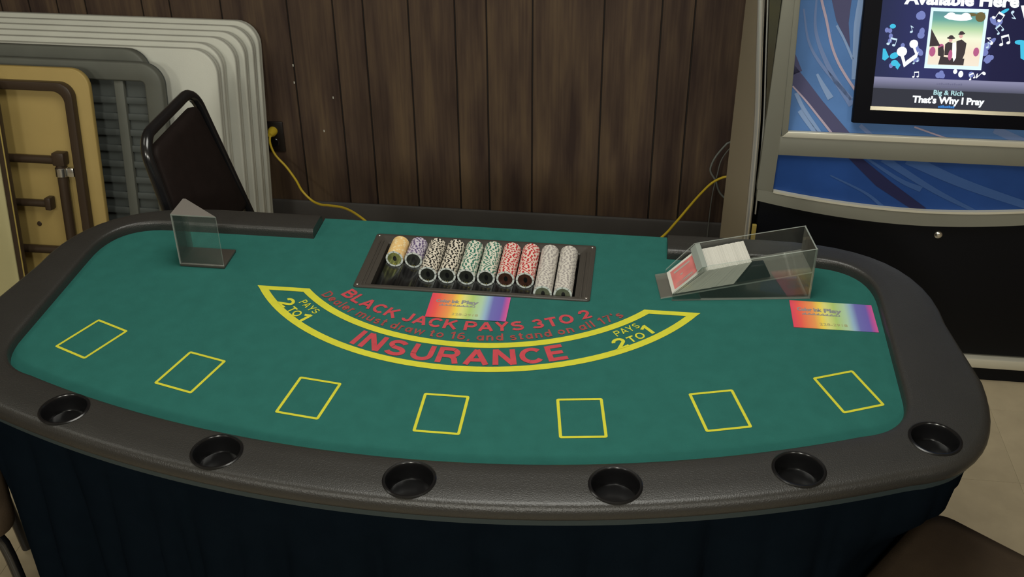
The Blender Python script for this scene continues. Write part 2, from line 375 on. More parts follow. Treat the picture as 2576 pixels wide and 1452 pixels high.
for c in CUPS:
    lathe('cup_holder', [(0.0376, 0.0205), (0.0412, 0.0222), (0.0425, 0.0232), (0.0405, 0.0246), (0.0378, 0.0242), (0.0365, 0.0222), (0.0358, 0.014), (0.0345, -0.0035), (0.0328, -0.0065), (0.0, -0.0065)], M['plastic'], table, (c[0], c[1], TZ), 48)
# felt with a cut-out for the chip tray
TX0, TX1, TY0, TY1 = -0.248, 0.226, 0.112, 0.319
fo = []
n_in = len(inner)
for i, p in enumerate(inner):
    q = outer[i]; d = math.hypot(q[0]-p[0], q[1]-p[1]); fo.append((p[0]+(q[0]-p[0])*0.0025/d, p[1]+(q[1]-p[1])*0.0025/d))
fo = [(0.3805, 0.3845)] + [(0.3805, 0.292)] + fo[1:-1] + [(-0.3855, 0.292), (-0.3855, 0.3845)]
hole = [(TX0, TY0), (TX1, TY0), (TX1, TY1), (TX0, TY1)]
def sheet(name, outl, holes, z0, z1, m, parent):
    loops = [[Vector((x, y, 0)) for x, y in outl]] + [[Vector((x, y, 0)) for x, y in h] for h in holes]
    tris = tessellate_polygon(loops); flatl = [v for l in loops for v in l]; bm = bmesh.new()
    top = [bm.verts.new((v.x, v.y, z1)) for v in flatl]; bot = [bm.verts.new((v.x, v.y, z0)) for v in flatl]
    for t in tris:
        try: bm.faces.new([top[i] for i in t]); bm.faces.new([bot[i] for i in reversed(t)])
        except ValueError: pass
    o = 0
    for l in loops:
        n = len(l)
        for i in range(n):
            a, b = o+i, o+(i+1) % n; bm.faces.new((top[a], top[b], bot[b], bot[a]))
        o += n
    bmesh.ops.recalc_face_normals(bm, faces=bm.faces)
    return finish(bm, name, m, parent)
sheet('felt', fo, [hole], TZ-0.012, TZ, M['felt'], table)
box('back_apron', (-0.80, 0.78, 0.352, 0.384, TZ-0.075, TZ-0.0215), M['plastic'], table, 0.003)
# printed layout
def flatpoly(name, polys, m, z=0.0006): return flat(name, [[(x, y, TZ+z) for x, y in p] for p in polys], m, table)
BW, BL, LW = 0.081, 0.106, 0.0052
for i in range(7):
    th = (i-3)*0.13559; c = Vector((0+1.764*math.sin(th), 1.490-1.764*math.cos(th))); ax = Vector((math.cos(th), math.sin(th))); ay = Vector((-math.sin(th), math.cos(th)))
    po = rrect(BW, BL, 0.004, 3); pi_ = rrect(BW-2*LW, BL-2*LW, 0.0012, 3); n = len(po); polys = []
    W2 = lambda p: tuple(c+ax*p[0]+ay*p[1])
    for k in range(n): polys.append([W2(po[k]), W2(po[(k+1) % n]), W2(pi_[(k+1) % n]), W2(pi_[k])])
    flatpoly('betting_box', polys, M['yellow'])
IY = 0.426
def pol(th, r):     # th in degrees from the table's near side
    t = R(th); return (r*math.sin(t)-0.004*0, IY-r*math.cos(t))
def squash(th): return 1-0.032*min(1, abs(th)/52)**3
def band(Ra, Rb, ye):
    amax = math.degrees(math.acos((IY-ye)/Rb)); out = []; n = 60
    for k in range(n):
        a, b = -60+120*k/n, -60+120*(k+1)/n
        q = [pol(a, Ra*squash(a)), pol(b, Ra*squash(b)), pol(b, Rb*squash(b)), pol(a, Rb*squash(a))]
        out.append(q)
    return out
def clip(polys, ye):
    res = []
    for p in polys:
        o = []
        for i in range(len(p)):
            a, b = p[i], p[(i+1) % len(p)]
            if a[1] <= ye: o.append(a)
            if (a[1] <= ye) != (b[1] <= ye):
                t = (ye-a[1])/(b[1]-a[1]); o.append((a[0]+(b[0]-a[0])*t, ye))
        if len(o) > 2: res.append(o)
    return res
YE = 0.0905
def xat(r, y):
    best = 0
    for k in range(30000, 62000, 10):
        a = k/1000; p = pol(a, r*squash(a))
        if p[1] >= y: return p[0]
    return p[0]
polys = clip(band(0.561, 0.577, YE), YE) + clip(band(0.486, 0.502, YE), YE)
for s in (-1, 1):
    y0, y1 = YE-0.0135, YE
    polys.append([(s*xat(0.502, y0), y0), (s*xat(0.561, y0), y0), (s*xat(0.561, y1), y1), (s*xat(0.502, y1), y1)])
flatpoly('insurance_outline', polys, M['yellow'])
def arcp(cx, cy, rx, ry, a0, a1, n=12): return [(cx+rx*math.cos(R(a0+(a1-a0)*k/n)), cy+ry*math.sin(R(a0+(a1-a0)*k/n))) for k in range(n+1)]
def glyphs():
    st = [(0.1, 0), (0.1, 1)]
    G = {'A': (0.92, [[(0.09, 0), (0.46, 0.97)], [(0.83, 0), (0.46, 0.97)], [(0.2, 0.30), (0.72, 0.30)]]),
    'B': (0.84, [st, [(0.1, 0.91)]+arcp(0.46, 0.72, 0.24, 0.19, 90, -90)+[(0.1, 0.53)], [(0.1, 0.53)]+arcp(0.47, 0.31, 0.28, 0.22, 90, -90)+[(0.1, 0.09)]]),
    'C': (0.86, [arcp(0.46, 0.5, 0.37, 0.41, 40, 320, 20)]), 'E': (0.74, [st, [(0.1, 0.91), (0.70, 0.91)], [(0.1, 0.51), (0.64, 0.51)], [(0.1, 0.09), (0.72, 0.09)]]),
    'I': (0.22, [[(0.11, 0), (0.11, 1)]]), 'J': (0.62, [[(0.52, 1), (0.52, 0.32)]+arcp(0.30, 0.32, 0.22, 0.23, 0, -180)]),
    'K': (0.84, [st, [(0.76, 1.0), (0.1, 0.38)], [(0.34, 0.58), (0.80, 0.0)]]), 'L': (0.68, [st, [(0.1, 0.09), (0.66, 0.09)]]),
    'N': (0.86, [st, [(0.76, 0), (0.76, 1)], [(0.12, 0.98), (0.74, 0.02)]]), 'O': (0.94, [arcp(0.47, 0.5, 0.37, 0.41, 0, 360, 26)]),
    'P': (0.78, [st, [(0.1, 0.91)]+arcp(0.44, 0.68, 0.26, 0.23, 90, -90)+[(0.1, 0.45)]]),
    'R': (0.86, [st, [(0.1, 0.91)]+arcp(0.48, 0.69, 0.26, 0.22, 90, -90)+[(0.1, 0.47)], [(0.50, 0.48), (0.66, 0.32), (0.74, 0.0)]]),
    'S': (0.88, [arcp(0.41, 0.71, 0.29, 0.20, 25, 250, 14)+arcp(0.41, 0.30, 0.31, 0.21, 70, -155, 14)]),
    'T': (0.80, [[(0.40, 0), (0.40, 1)], [(0.02, 0.91), (0.78, 0.91)]]), 'U': (0.86, [[(0.1, 1), (0.1, 0.38)]+arcp(0.43, 0.38, 0.33, 0.29, 180, 360)+[(0.76, 1)]]),
    'Y': (0.86, [[(0.06, 1), (0.43, 0.42)], [(0.80, 1), (0.43, 0.42)], [(0.43, 0), (0.43, 0.5)]]),
    '1': (0.46, [[(0.34, 0), (0.34, 1)], [(0.36, 0.93), (0.06, 0.72)]]), '2': (0.76, [arcp(0.37, 0.66, 0.27, 0.25, 175, -35, 14)+[(0.14, 0.09), (0.70, 0.09)]]),
    '3': (0.76, [arcp(0.35, 0.70, 0.24, 0.21, 160, -90, 12), arcp(0.35, 0.29, 0.28, 0.20, 90, -165, 14)]),
    '6': (0.76, [arcp(0.38, 0.31, 0.27, 0.22, 0, 360, 20), [(0.115, 0.35)]+arcp(0.42, 0.45, 0.30, 0.46, 160, 60, 8)]), '7': (0.70, [[(0.04, 0.91), (0.62, 0.91), (0.24, 0.0)]]),
    'D': (0.86, [st, [(0.1, 0.91)]+arcp(0.42, 0.5, 0.34, 0.41, 90, -90, 14)+[(0.1, 0.09)]]),
    'a': (0.66, [arcp(0.31, 0.34, 0.22, 0.26, 0, 360, 16), [(0.55, 0), (0.55, 0.70)]]), 'd': (0.68, [arcp(0.31, 0.34, 0.22, 0.26, 0, 360, 16), [(0.56, 0), (0.56, 1)]]),
    'e': (0.64, [[(0.1, 0.36), (0.55, 0.36)]+arcp(0.32, 0.35, 0.23, 0.26, 5, 310, 16)]), 'l': (0.24, [[(0.12, 0), (0.12, 1)]]),
    'm': (1.0, [[(0.1, 0), (0.1, 0.70)], [(0.1, 0.40)]+arcp(0.295, 0.44, 0.195, 0.18, 170, 0)+[(0.49, 0)], [(0.49, 0.40)]+arcp(0.685, 0.44, 0.195, 0.18, 170, 0)+[(0.88, 0)]]),
    'n': (0.66, [[(0.1, 0), (0.1, 0.70)], [(0.1, 0.38)]+arcp(0.32, 0.41, 0.22, 0.21, 170, 0)+[(0.54, 0)]]), 'o': (0.66, [arcp(0.33, 0.34, 0.24, 0.26, 0, 360, 18)]),
    'r': (0.44, [[(0.1, 0), (0.1, 0.70)], [(0.1, 0.36)]+arcp(0.32, 0.40, 0.22, 0.22, 170, 75, 6)]), 's': (0.58, [arcp(0.29, 0.48, 0.19, 0.13, 30, 250, 10)+arcp(0.29, 0.21, 0.21, 0.14, 70, -150, 10)]),
    't': (0.44, [[(0.20, 0.02), (0.20, 0.92)], [(0.02, 0.64), (0.40, 0.64)], [(0.20, 0.08), (0.40, 0.08)]]), 'u': (0.66, [[(0.1, 0.70), (0.1, 0.28)]+arcp(0.32, 0.28, 0.22, 0.20, 180, 360), [(0.55, 0), (0.55, 0.70)]]),
    'w': (0.92, [[(0.05, 0.70), (0.24, 0.05), (0.46, 0.66), (0.68, 0.05), (0.87, 0.70)]]), ',': (0.26, [[(0.15, 0.14), (0.07, -0.16)]]), "'": (0.22, [[(0.12, 1.0), (0.09, 0.72)]]), ' ': (0.36, [])}
    return G
GL = glyphs()
def stroke_text(s, th, gap):
    """polygons of a bold sans lettering in units of the capital height, and its total width"""
    x = 0; out = []
    for ch in s:
        wd, lines = GL[ch]
        for ln in lines:
            P = [Vector(ln[0])]
            for p in ln[1:]:
                if (Vector(p)-P[-1]).length > 1e-4: P.append(Vector(p))
            n = len(P); side = []
            closed = (P[0]-P[-1]).length < 1e-4
            for i in range(n):
                if closed and i in (0, n-1): d = P[1]-P[-2]
                else: d = P[min(i+1, n-1)]-P[max(i-1, 0)]
                d.normalize(); nn = Vector((-d.y, d.x))
                k = 1.0
                if 0 < i < n-1:
                    d1 = (P[i+1]-P[i]).normalized(); k = 1/max(0.5, abs(d1.dot(d)))
                side.append((P[i]+nn*th*k, P[i]-nn*th*k))
            for a_, b_ in zip(side, side[1:]): out.append([(q.x+x, q.y) for q in (a_[0], a_[1], b_[1], b_[0])])
        x += wd+(gap if ch != ' ' else 0)
    return out, x-gap
def arc_text(name, items, m):
    bm = bmesh.new()
    for (s, a0, a1, rb, rt, th, gap) in items:
        polys, W_ = stroke_text(s, th, gap)
        for ip, p in enumerate(polys):
            vs = []
            for (u, v) in p:
                t_ = a0+(a1-a0)*u/W_; r_ = (rb-(rb-rt)*v)*squash(t_); x, y = pol(t_, r_); vs.append(bm.verts.new((x, y, TZ+0.0005+0.00004*(ip % 17))))
            bm.faces.new(vs)
    bmesh.ops.recalc_face_normals(bm, faces=bm.faces)
    for f in bm.faces:
        if f.normal.z < 0: f.normal_flip()
    return finish(bm, name, m, table)
arc_text('insurance_lettering', [('INSURANCE', -22.3, 21.6, 0.5560, 0.5080, 0.105, 0.16)], M['red'])
arc_text('payout_lettering', [('BLACK JACK PAYS 3TO 2', -37.6, 32.8, 0.447, 0.4165, 0.105, 0.14)], M['red'])
arc_text('rule_lettering', [("Dealer must draw to 16, and stand on all 17's", -40.9, 39.4, 0.4785, 0.455, 0.085, 0.17)], M['darkred'])
for sgn in (-1, 1):
    o_ = [('PAYS', -41.6, -35.2, 0.528, 0.5105, 0.075, 0.12), ('2', -44.6, -41.6, 0.563, 0.531, 0.10, 0.1), ('TO', -41.0, -37.2, 0.561, 0.541, 0.09, 0.1), ('1', -36.9, -35.0, 0.566, 0.533, 0.09, 0.1)] if sgn < 0 else [('PAYS', 33.6, 40.0, 0.526, 0.508, 0.075, 0.12), ('2', 31.4, 34.3, 0.564, 0.531, 0.10, 0.1), ('TO', 34.8, 38.8, 0.557, 0.537, 0.09, 0.1), ('1', 39.2, 41.2, 0.556, 0.524, 0.09, 0.1)]
    arc_text('odds_lettering', o_, M['yellow'])
# skirt
ring = list(outer) + [(-0.386+0.767*k/20, 0.372) for k in range(1, 20)]
RP = [Vector((p[0], p[1], 0)) for p in ring]
dens = []
for i in range(len(RP)):
    a, b = RP[i], RP[(i+1) % len(RP)]; n = max(1, int((b-a).length/0.008))
    dens += [a+(b-a)*k/n for k in range(n)]
N = len(dens); cen = Vector((0, 0.0, 0)); cum = [0.0]
for i in range(1, N): cum.append(cum[-1]+(dens[i]-dens[i-1]).length)
nor = []
for i in range(N):
    t = (dens[(i+3) % N]-dens[(i-3) % N]).normalized(); nn = Vector((t.y, -t.x, 0))
    if nn.dot(dens[i]-cen) < 0: nn = -nn
    nor.append(nn)
zr = [TZ-0.014, TZ-0.06, TZ-0.12, TZ-0.16, TZ-0.2, TZ-0.23, TZ-0.26, TZ-0.32, TZ-0.46, TZ-0.6, 0.05, 0.004]
CHAIRS_AT_SKIRT = ((0.938, -0.380, -0.8, 0.6), (-1.120, -0.278, 0.8, 0.6))
bm = bmesh.new(); rows = []
for z in zr:
    d = (TZ-0.014-z)/(TZ-0.018); row = []
    for i in range(N):
        s = cum[i]
        f = 0.62*(2*abs(math.sin(s*PI/0.21+1.1*math.sin(s*3.1)+0.35*d))**0.5-1)+0.38*(2*abs(math.sin(s*PI/0.093+1.7*math.sin(s*2.3+1)-0.5*d))**0.6-1)
        p = dens[i]
        off = -0.022+(0.002+0.030*min(1, d*2.6))*f-0.006*min(1, d*2.6)
        if p.y > 0.3: off = -0.03+0.004*f
        for (cx_, cy_, fx_, fy_) in CHAIRS_AT_SKIRT:          # the cloth gives way where a chair is pushed against it
            qx, qy = p.x+nor[i].x*off-cx_, p.y+nor[i].y*off-cy_
            yl, xl = qx*fx_+qy*fy_, qx*fy_-qy*fx_; den = -(nor[i].x*fx_+nor[i].y*fy_)
            if yl < 0.217 and abs(xl) < 0.37 and den > 0.2:
                wx = 1 if abs(xl) < 0.225 else max(0, 1-(abs(xl)-0.225)/0.145)
                wz = min(1, max(0, (0.65-z)/0.165)); off -= (0.217-yl)/den*wx*wx*(3-2*wx)*wz*wz*(3-2*wz)
        row.append(bm.verts.new((p.x+nor[i].x*off, p.y+nor[i].y*off, z)))
    rows.append(row)
for a, b in zip(rows, rows[1:]):
    for i in range(N): bm.faces.new((a[i], a[(i+1) % N], b[(i+1) % N], b[i]))
bmesh.ops.recalc_face_normals(bm, faces=bm.faces)
finish(bm, 'skirt', M['skirt'], table, 80)
bm = bmesh.new(); rows = []
for (z, off) in ((TZ-0.0115, -0.016), (TZ-0.0130, -0.0105), (TZ-0.0250, -0.0115), (TZ-0.027, -0.018)):
    rows.append([bm.verts.new((dens[i].x+nor[i].x*off, dens[i].y+nor[i].y*off, z)) for i in range(0, N, 2)])
for a, b in zip(rows, rows[1:]):
    for i in range(len(a)): bm.faces.new((a[i], a[(i+1) % len(a)], b[(i+1) % len(a)], b[i]))
bmesh.ops.recalc_face_normals(bm, faces=bm.faces)
finish(bm, 'skirt_band', M['skirtband'], table, 60)

# ------------------------------------------------------------------ chip tray
tray = thing('chip_tray', 'black plastic ten column chip tray let into the green felt', 'chip tray', (-0.011, 0.2155, TZ))
CX = [-0.190+0.0405*i+0.011 for i in range(10)]; CR = 0.0197; CZ = 0.004; CY0, CY1 = 0.1165-0.2155, 0.288-0.2155
bm = bmesh.new()
fo_ = rrect(0.482, 0.220, 0.006, 3); L0, L1 = CX[0]-CR-0.008, CX[-1]+CR+0.004
fi_ = [(L1, CY1), (L0, CY1), (L0, CY0), (L1, CY0)]
def rngpolys(ol, z_out, il, z_in): pass
# frame: raised lip with stepped inner edge, built as nested rings
rA = rrect(0.482, 0.220, 0.007, 4); n = len(rA)
def ringat(w_, h_, r, z, cx=0, cy=0): return [bm.verts.new((x, y, z)) for x, y in rrect(w_, h_, r, 4, cx, cy)]
ow, oh, ocx, ocy = L1-L0, CY1-CY0, (L1+L0)/2, (CY1+CY0)/2
rs = [ringat(0.470, 0.203, 0.004, -0.004), ringat(0.470, 0.203, 0.004, 0.0006), ringat(0.482, 0.220, 0.007, 0.0008), ringat(0.481, 0.219, 0.007, 0.0030), ringat(0.476, 0.214, 0.006, 0.0042), ringat(0.452, 0.200, 0.005, 0.0042), ringat(0.448, 0.196, 0.005, 0.0028), ringat(ow+0.004, oh+0.004, 0.003, 0.0028, ocx, ocy), ringat(ow, oh, 0.002, 0.0015, ocx, ocy), ringat(ow, oh, 0.002, -0.020, ocx, ocy)]
for a, b in zip(rs, rs[1:]):
    for k in range(n): bm.faces.new((a[k], a[(k+1) % n], b[(k+1) % n], b[k]))
bmesh.ops.recalc_face_normals(bm, faces=bm.faces)
finish(bm, 'tray_frame', M['traymat'], tray, 35)
bm = bmesh.new(); prof = [(L0, -0.0165)]
for cx in CX:
    for k in range(11):
        a = R(205+130*k/10); prof.append((cx+CR*math.cos(a), CZ+CR*math.sin(a)))
prof.append((L1, -0.0165))
for k in range(len(prof)-1):
    (xa, za), (xb, zb) = prof[k], prof[k+1]
    bm.faces.new([bm.verts.new(p) for p in ((xa, CY0, za), (xb, CY0, zb), (xb, CY1, zb), (xa, CY1, za))])
bmesh.ops.remove_doubles(bm, verts=bm.verts, dist=1e-5)
finish(bm, 'chip_channels', M['plastic'], tray, 60)
for xx in (-0.226, -0.219, 0.221, 0.229): box('frame_rib', (xx-0.0016, xx+0.0016, CY0-0.004, CY1+0.006, 0.0026, 0.0048), M['traymat'], tray, 0.0008)
for sx in (-0.233, 0.233):
    for sy in (-0.101, 0.101): lathe('screw', [(0.0, 0.0056), (0.0025, 0.0053), (0.0034, 0.0042), (0.0034, 0.003)], M['steel'], tray, (sx, sy, 0), 14)

CH_T = 0.0036; CHR = 0.0191
def chip_mesh(name, c1, c2, kind):
    ms = [mat(name+'_body', c1, 0.45), mat(name+'_edge_spot', c2, 0.45)]
    bm = bmesh.new(); S = 30; pat_ = {'mottle': [0, 1, 1, 0, 1], 'solid': [0, 0, 1, 0, 0], 'pale': [0, 1, 0, 1, 1]}[kind]
    def rg(r, y): return [bm.verts.new((r*math.cos(2*PI*k/S), y, r*math.sin(2*PI*k/S))) for k in range(S)]
    h = CH_T/2
    r0, r1, r2_, r3 = rg(CHR*0.80, -h*0.98), rg(CHR*0.985, -h*0.98), rg(CHR*0.985, h*0.98), rg(CHR*0.80, h*0.98)
    for k in range(S):
        mi = pat_[k % 5]; k2 = (k+1) % S
        for a, b in ((r0, r1), (r1, r2_), (r2_, r3)):
            bm.faces.new((a[k], a[k2], b[k2], b[k])).material_index = mi
    bm.faces.new(r0).material_index = 0; bm.faces.new(list(reversed(r3))).material_index = 0
    bmesh.ops.recalc_face_normals(bm, faces=bm.faces)
    me = bpy.data.meshes.new(name); bm.to_mesh(me); bm.free()
    for m in ms: me.materials.append(m)
    return me
KIND = {
 'yellow': ((0.68, 0.46, 0.19), (0.72, 0.60, 0.36), 'solid'),
 'purple': ((0.10, 0.07, 0.16), (0.50, 0.46, 0.52), 'mottle'),
 'black': ((0.014, 0.014, 0.013), (0.58, 0.53, 0.44), 'mottle'),
 'green': ((0.03, 0.15, 0.105), (0.60, 0.58, 0.49), 'mottle'),
 'red': ((0.42, 0.025, 0.032), (0.62, 0.50, 0.43), 'mottle'),
 'white': ((0.30, 0.275, 0.26), (0.52, 0.49, 0.44), 'pale')}
CMESH = {k: chip_mesh(k+'_poker_chip', *v) for k, v in KIND.items()}
ring_m = mat('pale_chip_ring', (0.60, 0.66, 0.64), 0.35); ring_d = mat('dim_chip_ring', (0.30, 0.33, 0.32), 0.35)
inlay_m = {'yellow': mat('olive_foil_inlay', (0.27, 0.30, 0.10), 0.25, 0.5, var=0.5, vscale=90), 'dark': mat('dark_chip_inlay', (0.022, 0.026, 0.022), 0.25, var=0.4, vscale=80), 'red': mat('dark_red_chip_inlay', (0.05, 0.022, 0.016), 0.25, var=0.4, vscale=80), 'white': mat('olive_grey_inlay', (0.10, 0.115, 0.075), 0.3, var=0.4, vscale=70)}
sym_m = mat('black_chip_symbol', (0.006, 0.007, 0.008), 0.3); gold_m = mat('gold_foil_fleck', (0.55, 0.50, 0.10), 0.3, 0.6)
stacks = [('yellow', 18, 'cream-yellow', 'first'), ('purple', 18, 'purple and white', 'second'), ('black', 33, 'black and white', 'third'), ('black', 33, 'black and white', 'fourth'), ('green', 33, 'green and white', 'fifth'), ('green', 33, 'green and white', 'sixth'), ('red', 33, 'red and white', 'seventh'), ('red', 33, 'red and white', 'eighth'), ('white', 46, 'pale grey', 'ninth'), ('white', 46, 'pale grey', 'tenth')]
YB = 0.2855
for si, (kd, cnt, cname, od) in enumerate(stacks):
    x = CX[si]-0.011; grp = '%s chips in the %s tray column' % (cname, od)
    for k in range(cnt):
        o = link(bpy.data.objects.new(kd+'_poker_chip', CMESH[kd]))
        o.location = (x+random.uniform(-0.0003, 0.0003), YB-CH_T*(k+0.5), TZ+CZ-0.0004+random.uniform(0, 0.0002)); o.rotation_euler = (0, random.uniform(0, 2*PI), 0)
        if k < cnt-1:
            tag(o, '%s poker chip packed in the %s tray column from the left' % (cname, od), 'poker chip', grp)
        else:
            tag(o, 'frontmost %s poker chip of the %s tray column, its round face showing' % (cname, od), 'poker chip', 'front chips of the tray columns')
            o.rotation_euler = (0, 0, 0)
            bm = bmesh.new(); S = 40; h = -CH_T/2
            def disc(bm, r, y, mi, cx=0, cz=0, sx=1, n_=S):
                f = bm.faces.new([bm.verts.new((cx+r*sx*math.cos(2*PI*q/n_), y, cz+r*math.sin(2*PI*q/n_))) for q in range(n_)]); f.material_index = mi
            for q in range(S):
                a, b = 2*PI*q/S, 2*PI*(q+1)/S
                f = bm.faces.new([bm.verts.new((r*math.cos(t), h-0.0003, r*math.sin(t))) for r, t in ((CHR*0.77, a), (CHR*0.985, a), (CHR*0.985, b), (CHR*0.77, b))]); f.material_index = 1 if q % 5 in (0,) else 0
            finish(bm, 'rim_print', [ring_m, ring_d], o)
            key = 'yellow' if kd == 'yellow' else ('red' if kd == 'red' else ('white' if kd == 'white' else 'dark'))
            bm = bmesh.new(); disc(bm, CHR*0.775, h-0.0004, 0); disc(bm, CHR*0.34, h-0.0006, 1, 0.001, 0.001, 0.6, 16)
            for (gxx, gzz, gr) in ((0.001, -0.0135, 0.0013), (-0.003, -0.0125, 0.0009)) if kd != 'yellow' else ((0.001, -0.0125, 0.0022), (0.003, 0.0125, 0.0016), (-0.003, -0.011, 0.0014), (-0.002, 0.0125, 0.0012)):
                disc(bm, gr, h-0.0007, 2, gxx, gzz, 0.8, 10)
            finish(bm, 'inlay', [inlay_m[key], sym_m, gold_m], o)

# ------------------------------------------------------------------ rainbow flyers
rain = [(0.0, (0.60, 0.05, 0.10)), (0.10, (0.68, 0.09, 0.07)), (0.27, (0.70, 0.28, 0.08)), (0.36, (0.72, 0.56, 0.08)), (0.43, (0.60, 0.60, 0.20)), (0.53, (0.36, 0.50, 0.15)), (0.66, (0.36, 0.52, 0.36)), (0.73, (0.25, 0.38, 0.52)), (0.80, (0.13, 0.13, 0.38)), (0.92, (0.13, 0.10, 0.36)), (0.965, (0.38, 0.08, 0.30)), (1.0, (0.52, 0.09, 0.27))]
RM = ramp_mat('rainbow_print', 0, 0.0, 0.157, rain, rough=0.35)
def flyer(label, P, z):
    t = thing('rainbow_flyer', label, 'flyer', (P[3][0], P[3][1], TZ+z), math.atan2(P[2][1]-P[3][1], P[2][0]-P[3][0]), 'rainbow flyers on the felt')
    wd, hd = 0.158, 0.086
    box('sheet', (0, wd, 0, hd, 0.0, 0.0009), RM, t)
    bm = bmesh.new()
    add_text(bm, 'Color Ink', lambda u, v: (0.012+0.047*u, 0.0535+0.0105*v, 0.0012), 0.05, 1.0)
    add_text(bm, 'Play', lambda u, v: (0.063+0.034*u, 0.052+0.0125*v, 0.0012), 0.04, 1.0)
    for k in range(26):
        x = 0.020+0.0028*k; hh = 0.003+0.0018*((k*7) % 3)
        bm.faces.new([bm.verts.new(p) for p in ((x, 0.041, 0.0012), (x+0.0021, 0.041, 0.0012), (x+0.0021, 0.041+hh, 0.0012), (x, 0.041+hh, 0.0012))])
    finish(bm, 'printed_words', M['ink'], t)
    bm = bmesh.new(); add_text(bm, '228-2918', lambda u, v: (0.050+0.052*u, 0.010+0.008*v, 0.0012), 0.0, 1.0); finish(bm, 'printed_number', M['ink2'], t)
    return t
flyer('rainbow striped flyer lying in front of the chip tray', [(-0.084, 0.104), (0.072, 0.098), (0.072, 0.016), (-0.085, 0.015)], 0.0012)
f2 = flyer('rainbow striped flyer lying at the right end of the felt, before the card shoe', [(0.622, 0.157), (0.792, 0.16), (0.783, 0.062), (0.622, 0.062)], 0.0004)
f2.scale = (1.0, 1.10, 1)

# ------------------------------------------------------------------ discard holder
dh = thing('discard_holder', 'small clear acrylic discard holder on a black base, on the felt at left', 'card holder', (-0.632, 0.1445, TZ+0.0006), R(0.0))
box('base', (0, 0.097, 0, 0.0715, 0, 0.006), M['traymat'], dh, 0.0015)
def slab(name, b, parent, face_axis, mats=None):
    bm = bmesh.new(); add_box(bm, *b); bmesh.ops.recalc_face_normals(bm, faces=bm.faces)
    for f in bm.faces:
        if abs(f.normal[face_axis]) < 0.5: f.material_index = 1
    return finish(bm, name, mats or [M['acr'], M['acr_edge']], parent)
slab('front_panel', (0.0028, 0.0955, 0.0, 0.0028, 0.0062, 0.121), dh, 1)
slab('side_panel', (0.0, 0.0026, 0.0, 0.070, 0.0062, 0.121), dh, 0)
prism('top_gusset', [(0.0, 0.0, 0.1212), (0.0955, 0.0, 0.1212), (0.006, 0.069, 0.1212), (0.0, 0.069, 0.1212)], (0, 0, 0.0026), [M['acr_grey'], M['acr_edge']], dh, mi_side=1)
# ------------------------------------------------------------------ card shoe
SA = R(8.2)
shoe = thing('card_shoe', 'clear acrylic card dealing shoe at the right back of the felt', 'card shoe', (0.391, 0.129, TZ), SA)
WD = 0.095
side = [(0.0, 0.0, 0.0006), (0.275, 0.0, 0.0006), (0.275, 0.0, 0.114), (0.054, 0.0, 0.077), (0.0, 0.0, 0.016)]
prism('near_panel', side, (0, 0.003, 0), [M['acr'], M['acr_edge']], shoe, mi_side=1)
prism('far_panel', [(x, WD-0.003, z) for x, y, z in side], (0, 0.003, 0), [M['acr'], M['acr_edge']], shoe, mi_side=1)
prism('ramp', [(-0.022, 0.0032, 0.003), (0.2715, 0.0032, 0.058), (0.2715, 0.0032, 0.061), (-0.022, 0.0032, 0.006)], (0, WD-0.0064, 0), [M['acr_edge'], M['acr_scr']], shoe, mi_side=1)
slab('base_plate', (0.058, 0.2715, 0.0032, WD-0.0032, 0.0006, 0.0036), shoe, 2)
slab('back_panel', (0.2718, 0.2748, 0.0032, WD-0.0032, 0.0006, 0.1135), shoe, 0, [M['acr_scr'], M['acr_edge']])
prism('front_bar', [(0.046, 0.0032, 0.0655), (0.0545, 0.0032, 0.0765), (0.064, 0.0032, 0.0785), (0.064, 0.0032, 0.0755), (0.056, 0.0032, 0.0735), (0.049, 0.0032, 0.0640)], (0, WD-0.0064, 0), [M['acr_edge'], M['acr_edge']], shoe, mi_side=1)
def toW(x, y, z):
    c, s = math.cos(SA), math.sin(SA); return (0.391+x*c-y*s, 0.129+x*s+y*c, TZ+z)
bm = bmesh.new(); NC = 150
for k in range(NC):
    t = k/(NC-1); u = 0.965/NC
    def lerp(a, b, t): return (a[0]+(b[0]-a[0])*t, a[1]+(b[1]-a[1])*t)
    b0, b1 = lerp((0.0085, 0.0135), (0.122, 0.0345), t*0.985), lerp((0.0085, 0.0135), (0.122, 0.0345), t*0.985+u*0.98)
    j = random.uniform(-0.0011, 0.0006)
    p0, p1 = lerp((0.0640, 0.0655), (0.152, 0.0845), t*0.985), lerp((0.0640, 0.0655), (0.152, 0.0845), t*0.985+u*0.93)
    yj = random.uniform(-0.0004, 0.0004)
    add_prism(bm, [toW(b0[0], 0.006+yj, b0[1]), toW(p0[0]+j*0.6, 0.006+yj, p0[1]+j), toW(p1[0]+j*0.6, 0.006+yj, p1[1]+j), toW(b1[0], 0.006+yj, b1[1])], Vector(toW(0, 0.083, 0))-Vector(toW(0, 0, 0)))
bmesh.ops.recalc_face_normals(bm, faces=bm.faces)
tag(finish(bm, 'packed_playing_cards', M['card']), 'block of white playing card edges packed inside the clear dealing shoe', 'playing cards', kind='stuff')
fd = Vector((0.055, 0, 0.0535)).normalized()
